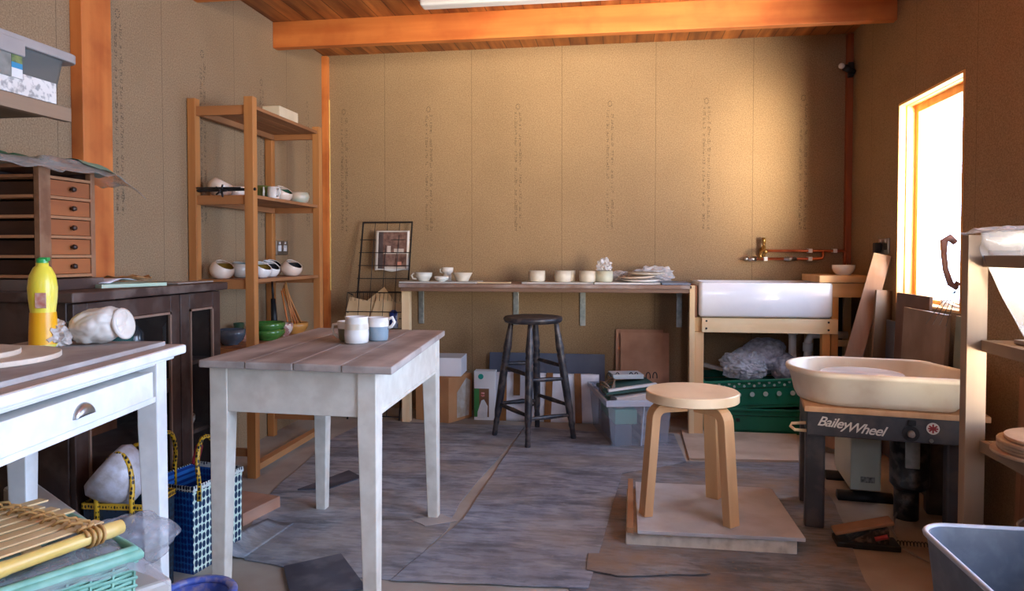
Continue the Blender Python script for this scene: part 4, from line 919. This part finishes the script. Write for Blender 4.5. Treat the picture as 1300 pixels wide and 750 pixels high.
# on left table (world coordinates)
zt=.802
tag(M().box(-.40,-.03,-.75,-.035,0,.012).build('plaster_board', mat('grey_bat',(150,140,134),(176,170,166),.8,8), bevel=.002, loc=(-1.185,1.80,zt), rot=(0,0,R(8))),'grey working board lying on the white drawer table','board')
for k,(x,y,r,lab) in enumerate(((-1.42,1.36,.185,'larger pale round pottery bat at the left of the drawer table'),(-1.43,1.33,.135,'smaller round pottery bat lying on the larger one'))):
    tag(M().lathe([(0,0),(r,0),(r,.012),(0,.012)],48).build('round_bat', mat('bat_pale',(196,178,156),(216,200,180),.7,8), loc=(x,y,zt+.013+k*.0125), bevel=.002),lab,'bat','round bats on the drawer table')
t = thing('spray_bottle','yellow plastic squeeze bottle with a green cap on the drawer table','bottle',(-1.435,1.60,zt+.013),20)
yel = mat('yellow_plastic',(232,214,60),(240,226,84),.3,5,c3=(228,224,200),amt3=.4,scale3=8)
M().lathe([(0,0),(.029,0),(.032,.006),(.030,.05),(.028,.09),(.032,.125),(.033,.15),(.029,.18),(.020,.20),(.014,.205),(.014,.212),(0,.212)],32).build('bottle_body', yel, t, smooth=True)
M().lathe([(.0325,.008),(.0312,.05),(.0290,.088)],32).build('orange_label', mat('orange_lbl',(240,168,20),(246,184,36),.35,5), t, smooth=True)
M().box(-.004,.020,-.0335,-.031,.100,.138).build('printed_label', mat('lbl_text',(214,186,170),(196,120,100),.5,60), t)
M().lathe([(0,.208),(.013,.208),(.013,.222),(.010,.224),(0,.224)],20).box(-.006,.016,-.008,.008,.217,.226).build('cap', mat('green_cap',(40,150,70),(60,170,90),.3,5), t, bevel=.002)
dustbag = mat('dusty_plastic_bag',(206,194,178),(226,218,206),.45,7,bump=.7)
T = Matrix.Rotation(R(30),4,'Z') @ Matrix.Rotation(R(-12),4,'Y')
tag(M().blob((-1.345,1.68,zt+.062),(.066,.050,.048),.16,3,5,flat=zt+.013,seed=4,T=T).lathe([(.034,-.006),(.041,-.002),(.042,.004),(.034,.008),(.024,-.01),(.012,-.012),(.006,.0)],24,Matrix.Translation((-1.289,1.70,zt+.064)) @ Matrix.Rotation(R(78),4,'Y')).build('clay_bag', dustbag, smooth=True),'rolled bag of clay in whitish plastic on the drawer table','clay bag')
tag(M().blob((-1.425,1.62,zt+.04),(.036,.034,.036),.5,5,4,flat=zt+.013,seed=6).build('clay_bag', mat('grey_bag',(168,152,140),(206,198,190),.5,12,bump=.8), smooth=False),'small crumpled twist of grey plastic beside the yellow bottle','clay bag')
tag(M().tube([(-1.47,1.70,zt+.014),(-1.46,1.70,zt+.06),(-1.44,1.70,zt+.07),(-1.43,1.70,zt+.05),(-1.43,1.71,zt+.014)],.003,8).build('wire_cutter', m_galv, smooth=True),'thin wire loop standing behind the yellow bottle','wire')

# ------------------------------------------------------------------ under and before the left table
tag(M().prism([(-.915,1.345),(-1.72,1.875),(-1.765,1.81),(-.965,1.275)],0,.375).build('storage_carton', mat('pale_grey_plastic',(176,170,162),(190,184,176),.5,5), bevel=.008),'long pale grey box on the floor under the drawer table','box')
# woven bag behind table legs
def woven(label, loc, rz, w, d, h, m1, m2, band, hm):
    t = thing('woven_bag', label, 'bag', loc, rz)
    def ring(z,k=1): return [(x*k, y*k, z) for x,y in ((-w/2,-d/2),(w/2,-d/2),(w/2,d/2),(-w/2,d/2))]
    b = M(); b._add([(-w/2,-d/2,0),(w/2,-d/2,0),(w/2+.005,-d/2-.004,h),(-w/2-.005,-d/2-.004,h)],[(0,1,2,3)]); b.build('front_panel', m2, t, recalc=False)
    b = M(); b._add([(-w/2,-d/2,0),(-w/2-.005,-d/2-.004,h),(-w/2-.005,d/2+.004,h),(-w/2,d/2,0)],[(0,1,2,3)]); b._add([(w/2,-d/2,0),(w/2+.005,-d/2-.004,h),(w/2+.005,d/2+.004,h),(w/2,d/2,0)],[(0,1,2,3)])
    b._add([(-w/2,d/2,0),(w/2,d/2,0),(w/2+.005,d/2+.004,h),(-w/2-.005,d/2+.004,h)],[(0,1,2,3)]); b._add([(-w/2,-d/2,0),(w/2,-d/2,0),(w/2,d/2,0),(-w/2,d/2,0)],[(0,1,2,3)])
    b.build('side_panel', m1, t, recalc=False)
    q = M(); e=.008
    q.box(-w/2-e,w/2+e,-d/2-e,-d/2-e+.004,h-.014,h+.004).box(-w/2-e,w/2+e,d/2+e-.004,d/2+e,h-.014,h+.004).box(-w/2-e,-w/2-e+.004,-d/2-e,d/2+e,h-.014,h+.004).box(w/2+e-.004,w/2+e,-d/2-e,d/2+e,h-.014,h+.004)
    q.build('rim_band', band, t)
    for sy in (-1,1):
        hx = -.04 if w > .2 else 0
        pts = [(-.055,sy*(d/2+.008),h-.05),(-.055,sy*(d/2+.008),h+.02)] + [(-.055*math.cos(R(a)), sy*(d/2+.006-.02*math.sin(R(a))), h+.02+.13*math.sin(R(a))) for a in range(15,180,15)] + [(.055,sy*(d/2+.008),h+.02),(.055,sy*(d/2+.008),h-.05)]
        M().tube([(p[0]+hx,p[1],p[2]) for p in pts],.0075,8).build('handle', hm, t, smooth=True)
    return t
wv_yel = weave('yellow_black_weave',(20,20,26),(216,168,40),110); 
bagA = woven('blue and white woven shopping bag with yellow handles behind the table leg',(-1.445,2.255,0),80,.23,.19,.288,weave('blue_weave',(16,54,130),(40,110,190),75,flat=(0,1)),weave('teal_white_weave',(14,52,84),(214,232,216),58,flat=(1,0)),weave('band_weave',(20,30,60),(220,226,220),90),wv_yel)
bagB = woven('dark woven bag with a yellow rim behind the drawer table leg',(-1.49,1.985,0),4,.19,.14,.30,weave('navy_weave',(20,24,40),(30,60,80),75),weave('navy_weave2',(20,24,40),(30,50,70),75),wv_yel,wv_yel)
tag(M().box(-.012,.012,-.035,.035,-.01,.01).build('handle_grip', mat('maroon',(130,24,40),(150,36,52),.5,8), loc=(-1.40,2.20,.375), rot=(R(70),R(8),R(12)), bevel=.008),'maroon padded grip held at the yellow bag handle','grip')
tag(M().lathe([(0,0),(.05,.0),(.07,.03),(.088,.08),(.092,.12),(.075,.14),(0,.145)],32).build('padded_cushion', mat('pearly_wrap',(176,166,164),(200,196,204),.35,40,bump=.6), smooth=True, loc=(-1.45,1.985,.315), rot=(R(15),R(-48),R(0))),'round bundle of pearly packing foam resting in the dark woven bag','packing')
# green basket with bamboo blind on top
def wick(t, w, d, h, m):
    b = M(); nst = 40
    per = []
    for i in range(nst):
        f = i/nst*4; s_ = int(f); g = f-s_
        c = [(-w/2,-d/2),(w/2,-d/2),(w/2,d/2),(-w/2,d/2)]; p = c[s_]; q = c[(s_+1)%4]; per.append((p[0]+(q[0]-p[0])*g, p[1]+(q[1]-p[1])*g))
    rows = int(h/.0078)
    for k in range(rows):
        z = .006+k*.0078; sc = .9+.1*k/rows
        b.tube([(x*sc*(1+.018*(1 if (i+k)%2 else -1)), y*sc*(1+.018*(1 if (i+k)%2 else -1)), z) for i,(x,y) in enumerate(per)], .0036, 5, True)
    b.build('wicker_wall', m, t)
    b = M()
    for x,y in per: b.tube([(x*.9,y*.9,0),(x,y,h)],.0035,5)
    b.build('uprights', m, t)
    b = M()
    b.tube([(x*1.03,y*1.03,h+.004) for x,y in per],.011,8,True); b.tube([(x*1.0,y*1.0,h+.014) for x,y in per],.008,8,True)
    b.build('rim', m, t, smooth=True)
    M().box(-w*.43,w*.43,-d*.43,d*.43,.01,.016).build('base', m, t)
gw = mat('green_wicker',(112,166,146),(140,190,170),.5,20)
t = thing('wicker_basket','pale green wicker basket in the lower left foreground','basket',(-1.128,1.117,.0),-28.7)
wick(t,.29,.39,.475,gw)
t = thing('bamboo_blind','bamboo slats bound on a thick cane, lying over the green wicker basket','bamboo rack',(-.955,1.245,.515),0)
ux = Vector((-.27,-.96,.02)).normalized(); uy = Vector((-.96,.27,.0)).normalized()
cane = mat('bamboo',(214,180,96),(232,204,128),.35,10,(1,1,1),c3=(190,150,80),amt3=.4,scale3=20)
slatm = mat('bamboo_slat',(206,172,120),(226,196,146),.4,9,c3=(170,130,84),amt3=.3,scale3=15)
b = M(); pts=[]; rr=[]
for i in range(25):
    f=i/24; pts.append(ux*(f*.62)+Vector((0,0,.005))); rr.append(.0125+(.002 if i%8==1 else 0)+(.001 if i<3 else 0))
b.tube(pts,rr,14).build('cane', cane, t, smooth=True)
for k in range(7):
    o = uy*(.035+k*.037)+ux*(.02+.012*(k%3)-.006*k); e = o+ux*.55+uy*(-.02)+Vector((0,0,.01))
    M().beam(o+Vector((0,0,.016)), e+Vector((0,0,.016)), .027,.004).build('slat', slatm, t, bevel=.001)
rat = mat('rattan',(172,128,72),(196,152,92),.5,20)
for f in (.055,.07,.30,.32):
    pts = []
    for k in range(40):
        v = k/39*.28; pts.append(ux*(f+.012*math.sin(k*1.3)) + uy*v + Vector((0,0,.022+.007*math.cos(k*1.3))))
    M().tube(pts,.0032,6).build('rattan_binding', rat, t, smooth=True)
pts = [ux*(.04+.005*i/6)+(uy*math.cos(i*.5)+Vector((0,0,1))*math.sin(i*.5))*.0165+Vector((0,0,.005)) for i in range(44)]
M().tube(pts,.003,6).build('rattan_binding', rat, t, smooth=True)
M().beam(ux*.16+uy*.01+Vector((0,0,.0)), ux*.10+uy*.13+Vector((0,0,.004)), .03,.012).build('cross_slat', slatm, t, bevel=.002)
wrapm = thin_clear('grey_poly',(180,180,190),.35,.3,22)
def poly(u,v):
    x = -.15+.32*u; y = -.19+.44*v
    z = .500+.016*noise.noise(Vector((u*6,v*6,2)))
    if x>.13: z -= (x-.13)*.8
    if y>.17: z -= (y-.17)*.8
    return Vector((x,y,z))
tag(M().grid(poly,24,24).build('plastic_sheet', wrapm, smooth=True, loc=(-1.128,1.117,0), rot=(0,0,R(-28.7))),'crinkled clear plastic sheet between the green basket and the bamboo slats','plastic sheet')
tag(M().blob((-1.03,1.37,.44),(.085,.075,.05),.35,2.2,5,flat=.376,seed=11).build('plastic_bag', wrapm, smooth=True),'clear plastic bag on the pale grey box behind the bamboo cane','plastic bag')
t = thing('plastic_bucket','small blue plastic bucket with a speckled rim at the bottom of the picture','bucket',(-1.045,1.63,0))
bl = mat('bucket_blue',(64,84,160),(84,102,176),.4,8,c3=(170,150,150),amt3=.6,scale3=30)
M().lathe([(0,.004),(.062,.004),(.082,.19),(.078,.192),(.060,.008),(0,.008)],40).build('bucket_wall', bl, t, smooth=True)
M().lathe([(.078,.186),(.096,.190),(.098,.197),(.094,.203),(.080,.203),(.076,.196),(.078,.186)],48).build('rim', bl, t, smooth=True)
M().lathe([(0,.0),(.071,0)],40).build('contents', mat('pale_slip',(186,178,168),(204,198,188),.5,6), t, loc=(0,0,.13))

# ------------------------------------------------------------------ pottery wheel
AR = -10
t = thing('pottery_wheel','dark grey framed electric pottery wheel with a cream tray','pottery wheel',(.70,2.785,0),AR)
fr_ = mat('wheel_frame',(54,54,58),(70,70,74),.45,9,c3=(120,108,98),amt3=.3,scale3=12)
WL, WD = .545, .43
M().box(0,WL,0,.02,.372,.462).build('front_panel', fr_, t, bevel=.004)
M().box(0,WL,WD-.02,WD,.372,.462).build('back_panel', fr_, t, bevel=.004)
M().box(0,.02,0.02,WD-.02,.372,.462).build('end_panel', fr_, t, bevel=.004)
M().box(WL-.02,WL,0.02,WD-.02,.372,.462).build('end_panel', fr_, t, bevel=.004)
for x,y in ((.0,.04),(.0,WD-.09),(WL-.07,WD-.09),(WL-.07,.04)):
    M().box(x-.0,x+.07,y+.021,y+.085,0,.372).build('leg', fr_, t, bevel=.008)
M().box(-.01,WL+.045,-.012,WD+.02,.463,.484).build('plywood_deck', m_ply_edge, t, bevel=.002)
M().tube([(0.0,.06,.405),(-.05,.055,.40),(-.055,.05,.39),(-.04,.03,.382),(.0,.03,.382)],.006,8).build('side_handle', m_pine_x, t)
Mt = Matrix.Rotation(R(90),4,'X'); 
whitep = mat('logo_white',(222,216,204),(230,226,216),.5,5)
text_mesh('lettering','Bailey',.050,whitep,t,Matrix.Translation((.088,-.0012,.424)) @ Mt @ Matrix.Rotation(R(-4),4,'Z'),.4,.0006,.0006,.92)
text_mesh('lettering','Wheel',.050,whitep,t,Matrix.Translation((.196,-.0012,.408)) @ Mt @ Matrix.Rotation(R(-4),4,'Z'),.4,.0006,.0006,.92)
fl = M().lathe([(0,0),(.021,0),(.021,.0015),(0,.0015)],28,Matrix.Translation((.415,0,.428)) @ Mt).build('flag_badge', whitep, t)
fb = M(); 
for a in (0,90,38,-38): fb.box(-.016,.016,-.0028,.0028,.0016,.0024,Matrix.Translation((.415,0,.428)) @ Mt @ Matrix.Rotation(R(a),4,'Z'))
fb.build('flag_cross', mat('flag_red',(150,40,44),(170,60,64),.5,30), fl)
M().cyl((.345,.0,.405),(.345,-.004,.405),.028,seg=24).build('dial_plate', m_black, t)
M().cyl((.345,-.004,.405),(.345,-.022,.405),.013,.011,18).build('control_knob', mat('knob_grey',(120,112,106),(140,132,126),.4,6), t, smooth=True)
M().box(.335,.36,-.012,0,.435,.455).build('rocker_switch', m_black, t, bevel=.003)
M().cyl((.41,0,.385),(.41,-.006,.385),.007).build('screw', m_steel, t); M().cyl((.54,0,.44),(.54,-.004,.44),.006).build('screw', m_steel, t)
M().cyl((.40,.30,.14),(.40,.30,.37),.072,.072,24).cyl((.40,.30,.12),(.40,.30,.14),.055,.072,24).cyl((.39,.30,.0),(.39,.30,.12),.045,.045,24).build('motor', mat('motor_black',(24,24,28),(38,38,42),.35,12,c3=(150,140,132),amt3=.25,scale3=26), t, smooth=True)
M().box(.37,.42,.215,.229,.22,.355).build('motor_strap', m_galv, t, bevel=.002)
M().cyl((.21,.20,.37),(.21,.20,.57),.02).build('shaft', m_steel, t)
# tray: rounded left end, squarer right with cut corner
def tray_outline(k, z, dx=0):
    pts = []
    cx, cy, r = .155, .215, .235
    for a in range(90,271,12): pts.append((cx+(r*k+.02*0)*math.cos(R(a))*1.0*.86, cy+r*k*math.sin(R(a))))
    xr = .525+.085*(k-1)*3
    pts += [(.30,cy-r*k),(.42,cy-r*k)]
    for a in range(-90,1,18): pts.append((xr-.03+.07*math.cos(R(a))*k, cy-r*k+.07+.07*math.sin(R(a))))
    pts += [(xr+.045,cy-.02)]
    for a in range(0,91,18): pts.append((xr-.11+.07*math.cos(R(a))*k, cy+r*k-.07+.07*math.sin(R(a))))
    pts += [(.36,cy+r*k),(.26,cy+r*k)]
    return [(p[0]+dx,p[1],z) for p in pts]
creamp = mat('cream_tray',(228,220,200),(238,230,214),.35,4,c3=(192,160,124),amt3=.3,scale3=6)
b = M(); loft(b,[tray_outline(.80,.486),tray_outline(.84,.487),tray_outline(.90,.51),tray_outline(.99,.585),tray_outline(1.04,.592),tray_outline(1.06,.600),tray_outline(1.05,.612),tray_outline(1.0,.614),tray_outline(.965,.606),tray_outline(.87,.515),tray_outline(.80,.500)])
for v in b.b.verts: v.co.x -= .01; v.co.y -= .012
b.build('splash_tray', creamp, t, smooth=True)
M().lathe([(0,.57),(.148,.57),(.150,.573),(.150,.583),(.147,.586),(0,.586)],48,loc=(.21,.20,0)).build('wheel_head', m_ceram, t, smooth=True)
tag(M().box(-.04,.04,-.05,.05,0,.006).build('paper_sheet', m_plastic_w, loc=(1.26,2.83,.487), rot=(0,0,R(20))),'white card scrap on the wheel deck right of the tray','card')
# heater
t = thing('panel_heater','slim greenish white heater on black feet under the wheel','heater',(1.035,3.17,0),-6)
hm = mat('heater_enamel',(196,204,186),(206,212,196),.35,4)
M().box(-.06,.06,0,.36,.05,.33).build('body', hm, t, bevel=.006)
M().box(-.05,.05,.01,.35,.33,.336).build('top_grille', m_black, t)
M().box(-.02,.035,-.0015,.0,.085,.11).build('rating_label', mat('rating',(90,96,90),(176,180,170),.5,90), t)
for y in (.035,.32):
    M().cyl((-.105,y,.0),(.11,y,.0),.03,seg=16).build('foot', m_black, t, smooth=True).scale=(1,1,1)
for o in t.children:
    if o.name.startswith('foot'):
        for v in o.data.vertices: v.co.z = max(v.co.z, 0)*1.25
# pedal
t = thing('foot_pedal','black foot pedal with a dusty brown tread beside the wheel leg','pedal',(.885,2.70,0),-4)
M().box(-.105,.105,-.045,.045,0,.022).build('base', m_black, t, bevel=.004)
b = M(); b.prism([(-.10,.0),(.07,.0),(.07,.075),(.03,.075)],-.032,.032,Matrix.Rotation(R(90),4,'X')); b.build('wedge', mat('pedal_black',(26,24,24),(60,54,50),.4,30,c3=(150,130,115),amt3=.4,scale3=50), t, bevel=.003)
b = M(); pts=[]
b.beam((-.11,0,.045),(.085,0,.098),.07,.014,); b.build('tread', mat('tread_brown',(150,112,84),(170,130,100),.7,12), t, bevel=.005)
M().cyl((.02,-.04,.04),(.06,-.045,.055),.008).build('spring', mat('flag_red',(150,40,44),(170,60,64),.5,30), t)
b = M(); b.tube([(.105+i*.0016, .0+.008*math.cos(i*.9), .02+.008*math.sin(i*.9)) for i in range(75)],.002,5); b.build('coiled_lead', m_black, t)
tag(M().tube([(1.005,2.74,.02),(1.03,2.85,.006),(1.07,2.95,.01),(1.13,3.06,.04),(1.20,3.10,.13),(1.22,3.11,.2)],.004,8).build('power_cable', mat('grey_cable',(120,108,98),(140,128,116),.5,10), smooth=True),'thin grey cable running from the pedal up to the wheel motor','cable')
tag(M().tube([(1.0,2.66,.012),(1.03,2.60,.006),(1.06,2.54,.006),(1.12,2.46,.006),(1.2,2.42,.006)],.003,8).build('power_cable', mat('grey_cable',(120,108,98),(140,128,116),.5,10), smooth=True),'thin cable curling across the floor towards the grey bin','cable')

# ------------------------------------------------------------------ boards on the right
def slab(name,label,p0,p1,w,th,m,up,cat='board'):
    return tag(M().beam(p0,p1,w,th,up).build(name,m,bevel=.003),label,cat)
slab('wooden_plank','weathered brown plank leaning against the right corner beside the sink',(1.10,3.95,.03),(1.372,3.99,1.045),.085,.038,wood('weathered',(132,98,76),(168,132,108),'z',c3=(190,180,176),amt3=.5),(.45,1,0),'plank')
slab('plywood_sheet','narrow dark plywood offcut standing right of the leaning plank',(1.325,3.93,.01),(1.375,3.95,.86),.13,.012,wood('dull_ply',(112,86,64),(136,108,84),'z'),(-.5,1,0))
def leaner(label,x,y0,y1,z1,lean,th,m):
    o = M().box(-th/2,th/2,y0,y1,0,z1).build('leaning_board',m,bevel=.002,loc=(x,0,0.008),rot=(0,R(lean),0)); return tag(o,label,'board')
leaner('large dusty brown board leaning under the window, in front of the others',1.315,3.17,3.62,.79,2.6,.018,mat('dusty_brown',(134,114,98),(156,136,120),.8,6))
leaner('dark brown board leaning behind the large dusty board under the window',1.355,3.42,3.80,.85,1.8,.015,mat('umber',(92,62,46),(112,80,60),.7,7))
leaner('narrow greenish grey board between the dusty board and the shelf post',1.335,3.03,3.14,.79,2.6,.015,mat('greygreen',(120,128,114),(138,146,130),.7,9))
leaner('blue grey board leaning low against the right wall beside the plank',1.375,3.83,4.02,.70,.8,.012,mat('bluegrey',(92,96,106),(108,112,120),.6,7))
t = thing('sill_bracket','small white bracket with a thin tool lying on the window sill','bracket',(1.46,3.42,.80))
M().box(-.02,.02,.03,.05,0,.045).build('upright', m_plastic_w, t, bevel=.002)
M().beam((0,.03,.03),(0,-.16,.012),.012,.006).build('arm', m_plastic_w, t)
M().beam((.01,.0,.012),(.01,-.2,.008),.006,.006).build('tool', m_black, t)

# ------------------------------------------------------------------ shelving at the right
t = thing('timber_shelving','rough timber shelving unit at the right edge holding bats','shelf',(0,0,0))
rw = wood('rough_post',(136,114,94),(162,140,116),'z',c3=(120,98,82),amt3=.4); rx_ = wood('rough_post',(136,114,94),(162,140,116),'x'); ry_ = wood('rough_post',(130,106,86),(156,132,108),'y',c3=(110,90,74),amt3=.4)
M().box(1.045,1.102,2.335,2.375,0,1.107).build('upright', rw, t, bevel=.002)
M().box(1.355,1.40,2.335,2.375,0,1.107).build('upright', rw, t, bevel=.002)
M().box(1.045,1.102,1.33,1.37,0,1.107).build('upright', rw, t, bevel=.002)
M().box(1.355,1.40,1.33,1.37,0,1.107).build('upright', rw, t, bevel=.002)
M().box(1.103,1.354,2.34,2.365,1.06,1.10).build('cross_rail', rx_, t, bevel=.002)
M().box(1.103,1.354,1.34,1.365,1.06,1.10).build('cross_rail', rx_, t, bevel=.002)
for z in (1.045,.79,.485):
    M().box(1.103,1.395,1.37,2.333,z-.012,z).build('shelf_board', ry_, t, bevel=.002)
    M().box(1.085,1.102,1.37,2.334,z-.035,z).build('edge_rail', ry_, t, bevel=.002)
# strap hanging at the left of the post
tag(M().tube([(1.045,2.42,1.085),(1.028,2.42,1.10),(1.012,2.42,1.09),(1.012,2.42,1.05),(1.018,2.42,1.0),(1.035,2.425,.955),(1.05,2.43,.945),(1.06,2.43,.96)],[.010,.013,.012,.009,.009,.010,.010,.009],10).build('leather_strap', mat('strap_brown',(150,104,88),(168,122,104),.6,12), smooth=True),'brown leather strap hanging on the left of the timber post','strap')
b = M()
for k in range(4): b.tube([(1.055+.003*k,2.43,.945),(1.05-.008*k,2.44+.01*k,.89),(1.035-.012*k,2.45+.02*k,.82)],.0012,5)
tag(b.build('hanging_strings', mat('string_grey',(84,80,74),(104,100,94),.7,9)),'thin strings dangling from the brown strap before the window','string')
# plastic sheet over shelving
def fall(u,v):    # u along Y (towards viewer) / v from top to bottom
    x = 1.10+.02*noise.noise(Vector((u*5,v*4,0)))+.03*u - .03*math.sin(v*3)*u
    y = 2.395-.62*u
    lowest = 1.10-.46*min(1,u*2.2+.10)
    z = 1.115+(lowest-1.115)*v + .01*noise.noise(Vector((u*9,v*9,5)))
    y += .012*noise.noise(Vector((u*12,v*3,9)))
    return Vector((x-.05+(.0 if v<.1 else -.012),y,z))
veil = thin_clear('cloudy_veil',(206,204,204),.34,.3,7)
def fall2(u,v):
    y = 2.31-.55*v; x = 1.07+.36*u
    top = 1.12
    lo = 1.115-(.44*math.sin(min(1,u*1.25+.1)*math.pi*.5))
    return Vector((x,2.326-.012*math.sin(v*6+u*5)-.02*v,top+(lo-top)*v+.008*noise.noise(Vector((u*8,v*8,3)))))
tag(M().grid(fall2,24,24).build('plastic_sheet', veil, smooth=True, solid=.001),'cloudy plastic sheet hanging from the top of the timber shelving','plastic sheet')
def topsheet(u,v):
    return Vector((1.03+.37*u,2.37-.6*v,1.116+.02*noise.noise(Vector((u*7,v*9,2)))+.045*u*max(0,math.sin(v*2.2+.5))))
tag(M().grid(topsheet,20,24).build('plastic_sheet', thin_clear('cloudy_veil2',(214,208,204),.4,.3,9), smooth=True, solid=.001),'crumpled plastic sheet lying over the top of the timber shelving','plastic sheet')
batm = mat('bat_brown',(172,142,116),(194,166,140),.7,10,c3=(146,118,98),amt3=.4)
for k in range(5):
    labs = ('lowest round bat of the stack on the timber shelving','second lowest round bat in the timber shelving stack','middle round bat of the timber shelving stack','second highest round bat in the timber shelving stack','top round bat of the stack on the timber shelving')
    tag(M().lathe([(0,0),(.134,0),(.136,.003),(.136,.007),(.134,.010),(0,.010)],48).build('round_bat', batm, loc=(1.185+.006*((k*2)%3)+.002*k,2.17-.008*k,.487+.0115*k)),labs[k],'bat','round bats on the timber shelving')
tag(M().box(-.11,.11,-.2,.2,0,.012).build('plaster_bat', mat('plate_grey',(170,156,142),(190,176,160),.7,9), bevel=.002, loc=(1.26,2.05,.792), rot=(0,0,R(8))),'flat grey board on the middle shelf of the timber shelving','board')
tag(M().box(-.005,.005,2.42,2.72,0,.62).build('plywood_sheet', mat('warm_ply',(170,124,92),(190,144,110),.7,5), loc=(1.385,0,0), rot=(0,R(1),0)),'taller plywood sheet leaning on the right wall beside the shelving','board')
tag(M().box(-.006,.006,2.42,2.62,0,.56).build('plywood_sheet', mat('brown_ply',(140,96,70),(160,116,88),.7,5), loc=(1.345,0,0), rot=(0,R(2),0)),'brown plywood sheet standing between the wheel and the timber shelving','board')
tag(M().box(-.006,.006,1.75,2.30,0,.44).build('plywood_sheet', mat('dark_ply',(84,66,54),(104,84,70),.7,6), loc=(1.335,0,0.0), rot=(0,R(1),0)),'dark board stored below the lowest timber shelf','board')
t = thing('clear_tub','clear round plastic tub on the floor under the timber shelving','tub',(1.20,2.05,0))
M().lathe([(0,.003),(.105,.003),(.13,.30),(.134,.305),(.134,.312),(.129,.312),(.102,.008),(0,.008)],40).build('tub_wall', thin_clear('tub_clear',(196,180,164),.25,.15), t, smooth=True)
M().tube([(.134*math.cos(a),.134*math.sin(a),.31) for a in [i*R(9) for i in range(40)]],.004,8,True).build('rim', thin_clear('tub_rim2',(210,200,190),.6,.15), t, smooth=True)
# grey blue bin in the foreground
t = thing('plastic_bin','large blue grey plastic bin in the lower right foreground','bin',(.655,1.675,0),0)
binm = mat('bin_blue',(72,82,96),(84,94,108),.4,5,c3=(150,156,166),amt3=.12,scale3=26)
def binring(x0,x1,y0,y1,r,z): return rrect(x0,x1,y0,y1,r,z,8)
W_,D_ = .375,.44
b = M(); loft(b,[binring(.045,W_-.045,-D_+.045,-.045,.05,0),binring(0,W_,-D_,0,.06,.452),binring(.006,W_-.006,-D_+.006,-.006,.055,.452),binring(.05,W_-.05,-D_+.05,-.05,.045,.012)])
b.build('bin_wall', binm, t, smooth=True).modifiers.new('e','EDGE_SPLIT').split_angle=R(40)
b = M(); P = binring(-.002,W_+.002,-D_-.002,.002,.062,.452); b.tube(P,.006,8,True).build('rim', mat('bin_rim',(150,160,176),(164,172,188),.35,5), t, smooth=True)
